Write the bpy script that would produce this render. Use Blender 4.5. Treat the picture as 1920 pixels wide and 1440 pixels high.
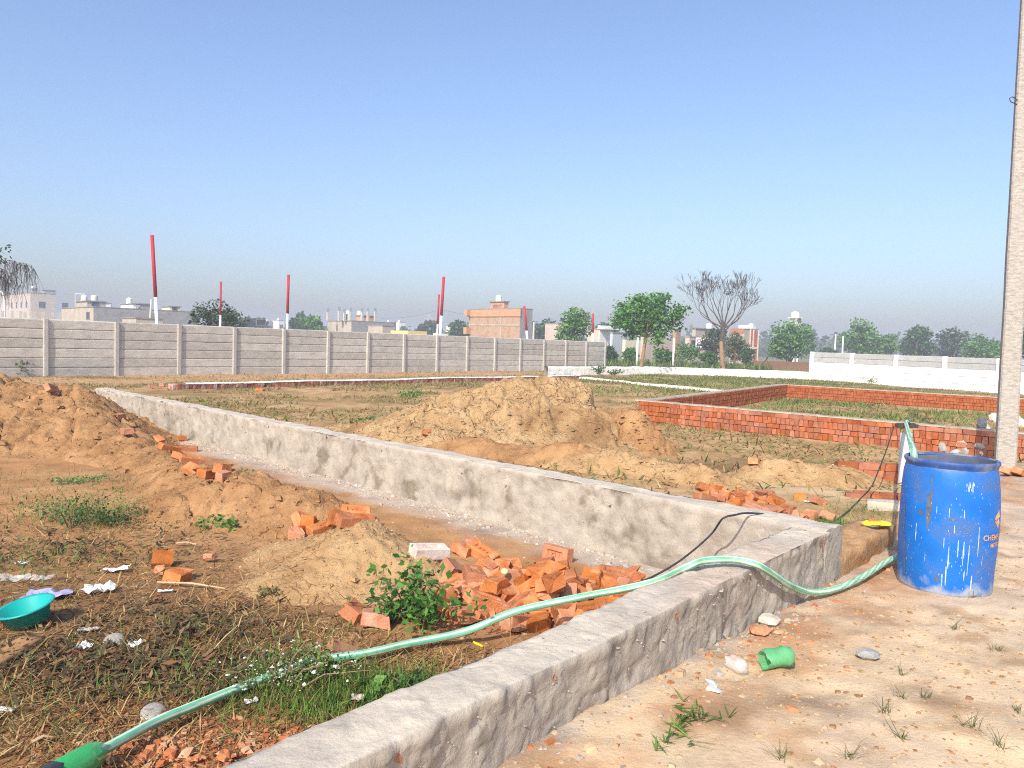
import bpy, math, random
import numpy as np
from mathutils import Matrix, Vector

for o in list(bpy.data.objects):
    bpy.data.objects.remove(o)
SC = bpy.context.scene
COL = SC.collection
random.seed(7)
RNG = np.random.default_rng(11)
HAZE_D = 0.0024

# ------------------------------------------------------------------ camera
F, PITCH, ROLL, EYE = 1450.0, math.radians(2.92), math.radians(1.77), 1.45
_cr, _sr, _cp, _sp = math.cos(ROLL), math.sin(ROLL), math.cos(PITCH), math.sin(PITCH)
cam_d = bpy.data.cameras.new('camera')
cam = bpy.data.objects.new('camera', cam_d)
COL.objects.link(cam)
cam_d.sensor_fit = 'HORIZONTAL'
cam_d.sensor_width = 36.0
cam_d.lens = F / 1920.0 * 36.0
cam_d.clip_start = 0.05
cam_d.clip_end = 6000
cam.matrix_world = Matrix(((_cr, -_sr, 0, 0),
                           (_sr * _sp, _cr * _sp, -_cp, 0),
                           (_sr * _cp, _cr * _cp, _sp, EYE),
                           (0, 0, 0, 1)))
SC.camera = cam

# ------------------------------------------------------------------ sky, sun, exposure
SUN_AZ = math.radians(-158.0)      # clockwise from +Y: behind the viewer, to the left
SUN_EL = math.radians(39.0)
W = bpy.data.worlds.new('World')
SC.world = W
W.use_nodes = True
wn = W.node_tree
bg = wn.nodes['Background']
sky = wn.nodes.new('ShaderNodeTexSky')
sky.sky_type = 'NISHITA'
sky.sun_disc = False
sky.sun_elevation = SUN_EL
sky.sun_rotation = SUN_AZ
sky.altitude = 200
sky.air_density = 1.1
sky.dust_density = 3.5
sky.ozone_density = 3.6
tint = wn.nodes.new('ShaderNodeMix'); tint.data_type = 'RGBA'; tint.blend_type = 'MULTIPLY'; tint.inputs[0].default_value = 1.0
tint.inputs[7].default_value = (1.0, 0.985, 1.05, 1)
wn.links.new(sky.outputs[0], tint.inputs[6]); wn.links.new(tint.outputs[2], bg.inputs[0])
bg.inputs[1].default_value = 0.15
sun_d = bpy.data.lights.new('sun', 'SUN')
sun_d.energy = 3.7
sun_d.angle = math.radians(0.55)
sun_d.color = (1.0, 0.935, 0.80)
sun = bpy.data.objects.new('sun', sun_d)
COL.objects.link(sun)
sdir = Vector((math.sin(SUN_AZ) * math.cos(SUN_EL), math.cos(SUN_AZ) * math.cos(SUN_EL), math.sin(SUN_EL)))
sun.rotation_euler = sdir.to_track_quat('Z', 'Y').to_euler()
sun.location = (-20, -30, 30)
SC.view_settings.view_transform = 'Standard'
SC.view_settings.look = 'None'
SC.view_settings.gamma = 1.0
SC.view_settings.use_curve_mapping = False
SC.view_settings.exposure = 0.56
SC.render.engine = 'CYCLES'
SC.cycles.use_denoising = False
SC.cycles.use_adaptive_sampling = False
SC.cycles.filter_width = 1.1
SC.cycles.max_bounces = 6
SC.cycles.diffuse_bounces = 3
SC.cycles.transparent_max_bounces = 12
SC.cycles.volume_bounces = 0

# ------------------------------------------------------------------ survey helpers
def ray(px, py):
    u, v = (px - 960) / F, (720 - py) / F
    a, b = u * _cr - v * _sr, u * _sr + v * _cr
    return a, _cp + b * _sp, b * _cp - _sp
def G(px, py, z=0.0):
    """survey point: where the sight line meets the level z"""
    d = ray(px, py)
    t = (z - EYE) / d[2]
    return Vector((d[0] * t, d[1] * t, z))
def at(px, py, Y):
    d = ray(px, py)
    t = Y / d[1]
    return Vector((d[0] * t, Y, EYE + d[2] * t))

# ------------------------------------------------------------------ noise
def _lat(seed):
    return np.random.default_rng(seed).random((256, 256))
_LC = {}
def vn(x, y, seed=0):
    if seed not in _LC:
        _LC[seed] = _lat(seed + 100)
    L = _LC[seed]
    x = np.asarray(x, float); y = np.asarray(y, float)
    xi = np.floor(x).astype(int); yi = np.floor(y).astype(int)
    fx = x - xi; fy = y - yi
    fx = fx * fx * (3 - 2 * fx); fy = fy * fy * (3 - 2 * fy)
    a = L[xi & 255, yi & 255]; b = L[(xi + 1) & 255, yi & 255]
    c = L[xi & 255, (yi + 1) & 255]; d = L[(xi + 1) & 255, (yi + 1) & 255]
    return (a * (1 - fx) + b * fx) * (1 - fy) + (c * (1 - fx) + d * fx) * fy
def fbm(x, y, seed=0, oct=4, gain=0.5):
    s = 0; a = 1; t = 0
    for k in range(oct):
        s = s + a * vn(x * 2 ** k + 17.3 * k, y * 2 ** k + 9.1 * k, seed + k); t += a; a *= gain
    return s / t - 0.5
def worley(x, y, seed=0):
    """distance to nearest and second nearest jittered point, and a random id per cell"""
    x = np.asarray(x, float); y = np.asarray(y, float)
    if seed not in _LC:
        _LC[seed] = _lat(seed + 100)
    L = _LC[seed]; M = _LC.setdefault(-1, _lat(999))
    xi = np.floor(x).astype(int); yi = np.floor(y).astype(int)
    d1 = np.full(x.shape, 9.0); d2 = np.full(x.shape, 9.0); cid = np.zeros(x.shape)
    for i in (-1, 0, 1):
        for j in (-1, 0, 1):
            a = L[(xi + i) & 255, (yi + j) & 255]; b = M[(xi + i) & 255, (yi + j) & 255]
            d = np.hypot(xi + i + a - x, yi + j + b - y)
            m = d < d1
            d2 = np.where(m, d1, np.minimum(d2, d)); cid = np.where(m, (a * 7.3 + b * 3.1) % 1, cid); d1 = np.where(m, d, d1)
    return d1, d2, cid
def sst(a, b, x):
    t = np.clip((x - a) / (b - a), 0, 1)
    return t * t * (3 - 2 * t)

# ------------------------------------------------------------------ materials
MATS = {}
def mat(name, cols, scale=6.0, rough=0.9, bump=0.0, bscale=None, rand=0.0, attr=False, spec=0.25,
        stretch=None, detail=5.0, trans=0.0, alpha=1.0, transmission=0.0, metal=0.0, crack=0.0, cscale=6.0, blotch=None, ramp=(0.3, 0.7), coat=0.0, bdist=0.02):
    m = bpy.data.materials.new(name); MATS[name] = m
    m.use_nodes = True
    nt = m.node_tree; N = nt.nodes; Lk = nt.links.new
    b = N['Principled BSDF']
    b.inputs['Roughness'].default_value = rough
    b.inputs['Specular IOR Level'].default_value = spec
    b.inputs['Metallic'].default_value = metal
    b.inputs['Coat Weight'].default_value = coat
    tc = N.new('ShaderNodeTexCoord')
    oi = N.new('ShaderNodeObjectInfo')
    off = N.new('ShaderNodeVectorMath'); off.operation = 'MULTIPLY_ADD'
    cmb = N.new('ShaderNodeCombineXYZ')
    for k in range(3):
        Lk(oi.outputs['Random'], cmb.inputs[k])
    off.inputs[1].default_value = (37.0, 53.0, 71.0) if rand > 0 else (0, 0, 0)
    Lk(cmb.outputs[0], off.inputs[0]); Lk(tc.outputs['Object'], off.inputs[2])
    vec = off.outputs[0]
    if stretch:
        mp = N.new('ShaderNodeVectorMath'); mp.operation = 'MULTIPLY'
        mp.inputs[1].default_value = stretch
        Lk(vec, mp.inputs[0]); vecs = mp.outputs[0]
    else:
        vecs = vec
    nz = N.new('ShaderNodeTexNoise'); nz.inputs['Scale'].default_value = scale; nz.inputs['Detail'].default_value = detail
    nz.inputs['Roughness'].default_value = 0.62
    Lk(vecs, nz.inputs['Vector'])
    rp = N.new('ShaderNodeValToRGB')
    el = rp.color_ramp.elements
    while len(el) < len(cols):
        el.new(0.5)
    for i, c in enumerate(cols):
        el[i].position = ramp[0] + (ramp[1] - ramp[0]) * i / max(1, len(cols) - 1)
        el[i].color = (*c, 1)
    Lk(nz.outputs['Fac'], rp.inputs[0])
    col = rp.outputs[0]
    if attr:
        at_ = N.new('ShaderNodeAttribute'); at_.attribute_name = 'Col'
        mx = N.new('ShaderNodeMix'); mx.data_type = 'RGBA'; mx.blend_type = 'MULTIPLY'; mx.inputs[0].default_value = 1
        Lk(at_.outputs['Color'], mx.inputs[6]); Lk(col, mx.inputs[7]); col = mx.outputs[2]
    if blotch:
        bc, bs, lo, hi = blotch
        n2 = N.new('ShaderNodeTexNoise'); n2.inputs['Scale'].default_value = bs; n2.inputs['Detail'].default_value = 3
        Lk(vec, n2.inputs['Vector'])
        mr = N.new('ShaderNodeMapRange'); mr.inputs[1].default_value = lo; mr.inputs[2].default_value = hi
        Lk(n2.outputs['Fac'], mr.inputs[0])
        mx = N.new('ShaderNodeMix'); mx.data_type = 'RGBA'
        mx.inputs[7].default_value = (*bc, 1)
        Lk(mr.outputs[0], mx.inputs[0]); Lk(col, mx.inputs[6]); col = mx.outputs[2]
    if rand > 0:
        hs = N.new('ShaderNodeHueSaturation')
        m1 = N.new('ShaderNodeMapRange'); m1.inputs[3].default_value = 1 - rand; m1.inputs[4].default_value = 1 + rand
        Lk(oi.outputs['Random'], m1.inputs[0]); Lk(m1.outputs[0], hs.inputs['Value'])
        m2 = N.new('ShaderNodeMath'); m2.operation = 'FRACT'
        m3 = N.new('ShaderNodeMath'); m3.operation = 'MULTIPLY'; m3.inputs[1].default_value = 17.31
        Lk(oi.outputs['Random'], m3.inputs[0]); Lk(m3.outputs[0], m2.inputs[0])
        m4 = N.new('ShaderNodeMapRange'); m4.inputs[3].default_value = 1 - 0.6 * rand; m4.inputs[4].default_value = 1 + 0.4 * rand
        Lk(m2.outputs[0], m4.inputs[0]); Lk(m4.outputs[0], hs.inputs['Saturation'])
        Lk(col, hs.inputs['Color']); col = hs.outputs[0]
    Lk(col, b.inputs['Base Color'])
    h = None
    if bump > 0:
        n3 = N.new('ShaderNodeTexNoise'); n3.inputs['Scale'].default_value = bscale or scale * 4; n3.inputs['Detail'].default_value = 8
        n3.inputs['Roughness'].default_value = 0.65
        Lk(vecs, n3.inputs['Vector']); h = n3.outputs['Fac']
    if crack > 0:
        vo = N.new('ShaderNodeTexVoronoi'); vo.feature = 'DISTANCE_TO_EDGE'; vo.inputs['Scale'].default_value = cscale
        nd = N.new('ShaderNodeTexNoise'); nd.inputs['Scale'].default_value = cscale * 1.3; nd.inputs['Detail'].default_value = 3
        Lk(vec, nd.inputs['Vector'])
        va = N.new('ShaderNodeVectorMath'); va.operation = 'MULTIPLY_ADD'; va.inputs[1].default_value = (0.28 * 6 / cscale,) * 3
        Lk(nd.outputs['Color'], va.inputs[0]); Lk(vec, va.inputs[2]); Lk(va.outputs[0], vo.inputs['Vector'])
        mr = N.new('ShaderNodeMapRange'); mr.inputs[2].default_value = 0.06
        Lk(vo.outputs['Distance'], mr.inputs[0])
        nk = N.new('ShaderNodeTexNoise'); nk.inputs['Scale'].default_value = cscale * .42; nk.inputs['Detail'].default_value = 4; Lk(vec, nk.inputs['Vector'])
        mk = N.new('ShaderNodeMapRange'); mk.inputs[1].default_value = 0.42; mk.inputs[2].default_value = 0.6; Lk(nk.outputs['Fac'], mk.inputs[0])
        mxk = N.new('ShaderNodeMath'); mxk.operation = 'MAXIMUM'; Lk(mr.outputs[0], mxk.inputs[0]); Lk(mk.outputs[0], mxk.inputs[1])
        mr = mxk
        ml = N.new('ShaderNodeMath'); ml.operation = 'MULTIPLY_ADD'; ml.inputs[1].default_value = crack
        Lk(mr.outputs[0], ml.inputs[0])
        if h is not None:
            Lk(h, ml.inputs[2])
        h = ml.outputs[0]
    if h is not None:
        bp = N.new('ShaderNodeBump'); bp.inputs['Strength'].default_value = min(1, bump if bump else 0.6); bp.inputs['Distance'].default_value = bdist
        Lk(h, bp.inputs['Height']); Lk(bp.outputs[0], b.inputs['Normal'])
    if transmission:
        b.inputs['Transmission Weight'].default_value = transmission
        b.inputs['IOR'].default_value = 1.3
    if alpha < 1:
        b.inputs['Alpha'].default_value = alpha
    if trans > 0:
        tr = N.new('ShaderNodeBsdfTranslucent'); Lk(col, tr.inputs[0])
        ms = N.new('ShaderNodeMixShader'); ms.inputs[0].default_value = trans
        Lk(b.outputs[0], ms.inputs[1]); Lk(tr.outputs[0], ms.inputs[2])
        Lk(ms.outputs[0], N['Material Output'].inputs[0])
    return m
W1 = (1, 1, 1)
mat('ground', [(0.62, 0.60, 0.58), (1.0, 1.0, 1.0), (1.22, 1.18, 1.12)], scale=3.2, rough=0.97, bump=0.38, bscale=46, attr=True, detail=12, spec=0.1, crack=0.05, cscale=7.0, ramp=(0.25, 0.75), bdist=0.02)
mat('heap_pale', [(0.32, 0.195, 0.09), (0.43, 0.28, 0.138), (0.50, 0.345, 0.18)], scale=2.6, rough=0.97, bump=1.0, bscale=13, crack=0.42, cscale=2.6, detail=9, spec=0.1, blotch=((0.27, 0.155, 0.07), 1.1, 0.54, 0.66), bdist=0.06)
mat('heap_brown', [(0.235, 0.12, 0.05), (0.33, 0.18, 0.08), (0.42, 0.25, 0.12)], scale=3.0, rough=0.97, bump=1.0, bscale=10, crack=0.12, cscale=7.0, detail=9, spec=0.1, bdist=0.04)
mat('heap_tan', [(0.29, 0.17, 0.078), (0.39, 0.245, 0.118), (0.47, 0.32, 0.165)], scale=3.5, rough=0.97, bump=1.0, bscale=16, crack=0.25, cscale=5.0, detail=9, spec=0.1, bdist=0.03)
mat('heap_red', [(0.27, 0.10, 0.045), (0.38, 0.15, 0.07), (0.44, 0.22, 0.115)], scale=5.0, rough=0.97, bump=1.0, bscale=22, detail=9, spec=0.1, bdist=0.02)
mat('plaster', [(0.74, 0.73, 0.72), (0.94, 0.94, 0.93), (1.12, 1.11, 1.08)], scale=6.0, rough=0.93, bump=1.0, bscale=30, attr=True, detail=12, spec=0.15, crack=0.3, cscale=2.4, bdist=0.007)
mat('brick', [(0.36, 0.12, 0.047), (0.47, 0.175, 0.07), (0.53, 0.23, 0.10)], scale=9, rough=0.95, bump=0.8, bscale=60, rand=0.26, spec=0.1, bdist=0.008, blotch=((0.50, 0.32, 0.20), 11, 0.56, 0.80))
mat('brick_white', [(0.42, 0.30, 0.24), (0.58, 0.50, 0.44), (0.62, 0.57, 0.52)], scale=14, rough=0.95, bump=0.6, bscale=60, spec=0.1, bdist=0.006)
mat('wall_brick', [(0.25, 0.078, 0.036), (0.36, 0.12, 0.056), (0.43, 0.17, 0.085)], scale=7, rough=0.95, bump=0.5, bscale=50, rand=0.22, spec=0.1, bdist=0.006)
mat('old_brick', [(0.22, 0.07, 0.045), (0.33, 0.12, 0.08), (0.5, 0.4, 0.34)], scale=5, rough=0.95, bump=0.5, bscale=40, rand=0.3, spec=0.1)
mat('mortar', [(0.24, 0.18, 0.13), (0.38, 0.32, 0.25), (0.46, 0.40, 0.33)], scale=9, rough=0.95, bump=0.6, bscale=40, spec=0.1)
mat('joint_mud', [(0.15, 0.075, 0.045), (0.22, 0.12, 0.07)], scale=9, rough=0.97, bump=0.6, bscale=40, spec=0.1)
mat('whitewash', [(0.55, 0.50, 0.42), (0.78, 0.76, 0.71), (0.82, 0.81, 0.78)], scale=7, rough=0.92, bump=0.7, bscale=22, spec=0.15, bdist=0.03)
mat('cream_wash', [(0.60, 0.50, 0.34), (0.78, 0.71, 0.56), (0.80, 0.76, 0.66)], scale=5, rough=0.92, bump=0.5, bscale=20, spec=0.15, ramp=(0.25, 0.6))
mat('white_paint', [(0.76, 0.76, 0.76), (0.84, 0.84, 0.84)], scale=3, rough=0.8, bump=0.2, bscale=20)
mat('pale_panel', [(0.34, 0.34, 0.335), (0.43, 0.43, 0.42)], scale=3, rough=0.9, bump=0.3, bscale=25, rand=0.05)
mat('panel', [(0.40, 0.375, 0.325), (0.50, 0.47, 0.41), (0.55, 0.52, 0.46)], scale=3, rough=0.93, bump=0.4, bscale=9, rand=0.13, detail=8, stretch=(1, 1, 2.2), spec=0.15, bdist=0.025)
mat('post', [(0.40, 0.38, 0.34), (0.50, 0.475, 0.43)], scale=5, rough=0.92, bump=0.4, bscale=30, rand=0.06, spec=0.15)
mat('pole_concrete', [(0.25, 0.23, 0.20), (0.37, 0.34, 0.30), (0.46, 0.43, 0.385)], scale=14, rough=0.93, bump=0.7, bscale=26, stretch=(1, 1, 2.6), detail=9, spec=0.15, bdist=0.012)
mat('stone', [(0.40, 0.35, 0.28), (0.58, 0.52, 0.43), (0.64, 0.60, 0.54)], scale=5, rough=0.93, bump=0.5, bscale=25, rand=0.18, spec=0.15)
mat('stone_grey', [(0.26, 0.26, 0.25), (0.38, 0.38, 0.36)], scale=7, rough=0.93, bump=0.5, bscale=25, rand=0.1, spec=0.15)
mat('mud_kerb', [(0.28, 0.145, 0.065), (0.42, 0.25, 0.125), (0.47, 0.32, 0.19)], scale=6, rough=0.95, bump=0.8, bscale=18, spec=0.1, detail=8, bdist=0.02)
mat('slab', [(0.42, 0.36, 0.28), (0.55, 0.48, 0.38)], scale=6, rough=0.95, bump=0.5, bscale=30, spec=0.1)
mat('grass', [(0.8, 0.8, 0.8), (1.15, 1.15, 1.1)], scale=1.5, rough=0.8, attr=True, trans=0.25, spec=0.15)
mat('straw', [(0.8, 0.8, 0.8), (1.15, 1.15, 1.1)], scale=1.5, rough=0.85, attr=True, trans=0.15, spec=0.2)
mat('leaf', [(0.8, 0.8, 0.8), (1.15, 1.15, 1.1)], scale=0.8, rough=0.6, attr=True, trans=0.3, spec=0.35)
mat('bark', [(0.16, 0.105, 0.06), (0.30, 0.20, 0.12)], scale=6, rough=0.95, bump=0.5, bscale=30, stretch=(1, 1, 0.3))
mat('bark_tan', [(0.22, 0.13, 0.07), (0.36, 0.22, 0.12)], scale=6, rough=0.95, bump=0.5, bscale=30, stretch=(1, 1, 0.3))
mat('twig', [(0.065, 0.052, 0.045), (0.11, 0.092, 0.082)], scale=6, rough=0.95)
mat('red_paint', [(0.36, 0.020, 0.026), (0.44, 0.03, 0.035)], scale=3, rough=0.6)
mat('pole_white', [(0.70, 0.70, 0.70), (0.80, 0.80, 0.80)], scale=3, rough=0.7)
mat('pipe_grey', [(0.40, 0.41, 0.41), (0.50, 0.51, 0.50)], scale=4, rough=0.5, spec=0.4)
mat('iron', [(0.035, 0.028, 0.024), (0.08, 0.06, 0.05)], scale=12, rough=0.7, spec=0.4)
mat('brass', [(0.40, 0.28, 0.10), (0.5, 0.36, 0.14)], scale=12, rough=0.5, spec=0.4)
mat('rubber', [(0.022, 0.022, 0.024), (0.05, 0.05, 0.052)], scale=20, rough=0.6, spec=0.35)
mat('hose', [(0.66, 0.64, 0.58), (0.95, 0.95, 0.94), (1.04, 1.04, 1.04)], scale=9, rough=0.48, attr=True, spec=0.5)
mat('wet_soil', [(0.12, 0.075, 0.045), (0.2, 0.13, 0.075)], scale=8, rough=0.95, bump=0.6)

# ------------------------------------------------------------------ mesh helpers
class MB:
    def __init__(s):
        s.v = []; s.f = []; s.c = None
    def add(s, vs, fs):
        n = len(s.v)
        s.v.extend([tuple(p) for p in vs]); s.f.extend([tuple(i + n for i in f) for f in fs])
        return s
    def box(s, c, d, rz=0.0, jit=0.0, rot=None):
        cx, cy, cz = c; hx, hy, hz = d[0] / 2, d[1] / 2, d[2] / 2
        vs = []
        M = rot if rot else Matrix.Rotation(rz, 3, 'Z')
        for sz in (-1, 1):
            for sx, sy in ((-1, -1), (1, -1), (1, 1), (-1, 1)):
                p = Vector((sx * hx, sy * hy, sz * hz))
                if jit:
                    p += Vector((random.uniform(-jit, jit), random.uniform(-jit, jit), random.uniform(-jit, jit)))
                vs.append(M @ p + Vector((cx, cy, cz)))
        return s.add(vs, [(3, 2, 1, 0), (4, 5, 6, 7), (0, 1, 5, 4), (1, 2, 6, 5), (2, 3, 7, 6), (3, 0, 4, 7)])
    def tube(s, pts, rad, n=8, cap=True):
        P = [Vector(p) for p in pts]
        if not hasattr(rad, '__len__'):
            rad = [rad] * len(P)
        up = Vector((0, 0, 1)); rings = []
        u = None
        for i, p in enumerate(P):
            t = (P[min(i + 1, len(P) - 1)] - P[max(i - 1, 0)])
            if t.length < 1e-9: t = Vector((0, 0, 1))
            t.normalize()
            if u is None:
                u = t.cross(up)
                if u.length < 1e-3: u = t.cross(Vector((0, 1, 0)))
            else:
                u = u - t * u.dot(t)
            u.normalize(); w = t.cross(u)
            rings.append([p + (u * math.cos(2 * math.pi * k / n) + w * math.sin(2 * math.pi * k / n)) * rad[i] for k in range(n)])
        vs = [q for r in rings for q in r]; fs = []
        for i in range(len(P) - 1):
            for k in range(n):
                a = i * n + k; b = i * n + (k + 1) % n
                fs.append((a, b, b + n, a + n))
        if cap:
            fs.append(tuple(range(n))[::-1]); m = (len(P) - 1) * n
            fs.append(tuple(range(m, m + n)))
        return s.add(vs, fs)
    def lathe(s, prof, n=32, c=(0, 0, 0), wob=None):
        vs = []; fs = []
        for i, (r, z) in enumerate(prof):
            for k in range(n):
                a = 2 * math.pi * k / n
                rr = r + (wob(a, z) if wob else 0)
                vs.append((c[0] + rr * math.cos(a), c[1] + rr * math.sin(a), c[2] + z))
        for i in range(len(prof) - 1):
            for k in range(n):
                a = i * n + k; b = i * n + (k + 1) % n
                fs.append((a, b, b + n, a + n))
        return s.add(vs, fs)
    def mesh(s, name, m, smooth=False, cols=None):
        me = bpy.data.meshes.new(name)
        me.from_pydata(s.v, [], s.f)
        if smooth:
            me.polygons.foreach_set('use_smooth', [True] * len(me.polygons))
        if cols is not None:
            setcol(me, cols)
        me.materials.append(MATS[m])
        return me
    def build(s, name, m, parent=None, loc=(0, 0, 0), rz=0.0, smooth=False, cols=None):
        return link(name, s.mesh(name, m, smooth, cols), parent, loc, rz)
def setcol(me, cols):
    a = me.color_attributes.new('Col', 'FLOAT_COLOR', 'POINT')
    c = np.ones((len(me.vertices), 4)); c[:, :3] = cols
    a.data.foreach_set('color', c.ravel())
def link(name, me, parent=None, loc=(0, 0, 0), rz=0.0):
    o = bpy.data.objects.new(name, me); COL.objects.link(o)
    o.location = loc; o.rotation_euler = (0, 0, rz)
    if parent is not None: o.parent = parent
    return o
def tag(o, label, cat, group=None, kind=None):
    if label: o['label'] = label
    if cat: o['category'] = cat
    if group: o['group'] = group
    if kind: o['kind'] = kind
    return o
def empty(name, loc, rz=0.0):
    o = bpy.data.objects.new(name, None); COL.objects.link(o)
    o.location = loc; o.rotation_euler = (0, 0, rz); o.empty_display_size = 0.2
    return o
def npmesh(name, V, Fq, m, cols=None, smooth=False):
    """fast mesh from numpy arrays; Fq is (n,3) or (n,4)"""
    me = bpy.data.meshes.new(name)
    V = np.asarray(V, np.float32); Fq = np.asarray(Fq, np.int32)
    k = Fq.shape[1]
    me.vertices.add(len(V)); me.vertices.foreach_set('co', V.ravel())
    me.loops.add(Fq.size); me.loops.foreach_set('vertex_index', Fq.ravel())
    me.polygons.add(len(Fq)); me.polygons.foreach_set('loop_start', np.arange(0, Fq.size, k, dtype=np.int32))
    me.update(calc_edges=True); me.validate()
    me.polygons.foreach_set('use_smooth', np.full(len(Fq), bool(smooth)))
    if cols is not None: setcol(me, cols)
    me.materials.append(MATS[m])
    return me
def gridfaces(nx, ny):
    i, j = np.meshgrid(np.arange(nx - 1), np.arange(ny - 1), indexing='ij')
    a = (i * ny + j).ravel()
    return np.stack([a, a + ny, a + ny + 1, a + 1], 1)

# ------------------------------------------------------------------ layout lines
NA, ND = np.array([1.93, 4.52]), np.array([0.648, 0.761])      # short wall: outer corner and its direction
NN = np.array([0.761, -0.648])
LD = np.array([-0.700, 0.714]); LN = np.array([0.714, 0.700])  # long wall: direction and far-side normal
def s_out(x, y): return (x - NA[0]) * NN[0] + (y - NA[1]) * NN[1]
def s_far(x, y): return x * LN[0] + y * LN[1] - 4.42

def Zg(x, y):
    x = np.asarray(x, float); y = np.asarray(y, float)
    so = s_out(x, y); sf = s_far(x, y)
    zo = 0.20 - 0.09 * sst(2.4, 4.6, y)
    wide = 0.05 + 0.5 * sst(4.9, 8.0, y)
    k = sst(-0.12 - wide, -0.04 + wide * 0.4, so) * sst(3.0, -6.0, y - 14)
    zi = -0.06 * sst(-1.5, -0.1, sf) * sst(0.3, -0.1, sf) + 0.10 * np.exp(-((x + 7.7) ** 2 + (y - 14.3) ** 2) / 3) + 0.03 * sst(0.1, 0.6, sf)
    z = zi * (1 - k) + zo * k
    z = z + sst(6, 10, y) * sst(60, 25, y) * 0.05 * fbm(x * 1.4, y * 1.4, 66, 5, .65) - 0.10 * np.exp(-((x - 22) ** 2 + (y - 36) ** 2) / 40)
    near = np.exp(-(np.hypot(x, y) / 30) ** 2)
    z = z + 0.06 * fbm(x * 0.5, y * 0.5, 3, 3) * (1 - 0.6 * k) + near * (0.028 * fbm(x * 2.3, y * 2.3, 8, 5, 0.6) + 0.010 * fbm(x * 9, y * 9, 21, 3))
    # shallow pit at the far end of the long wall, foot prints on the sandy side
    z = z - 0.16 * np.exp(-((x + 8.1) ** 2 + (y - 14.2) ** 2) / 0.25)
    rf = np.random.default_rng(12)
    for _ in range(34):
        t_ = rf.uniform(0, 3.2); cx_ = 0.9 + .8 * t_ + rf.normal(0, .5); cy_ = 1.9 + 1.05 * t_ + rf.normal(0, .35); a_ = .85 + rf.normal(0, .35)
        u_ = ((x - cx_) * math.cos(a_) + (y - cy_) * math.sin(a_)) / .13; v_ = (-(x - cx_) * math.sin(a_) + (y - cy_) * math.cos(a_)) / .05
        q_ = u_ * u_ + v_ * v_; z = z - k * (0.011 * np.exp(-q_ ** 2) - 0.004 * np.exp(-(q_ - 1.8) ** 2))
    z = z - near * k * 0.008 * sst(0.35, 0.15, worley(x * 2.6, y * 2.0, 31)[0])
    return z
def zg(x, y): return float(Zg(np.array([x]), np.array([y]))[0])
def GP(px, py):
    """point on the uneven ground along a survey sight line"""
    z = 0.05
    for _ in range(6):
        p = G(px, py, z); z = zg(p.x, p.y)
    return G(px, py, z)

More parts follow.
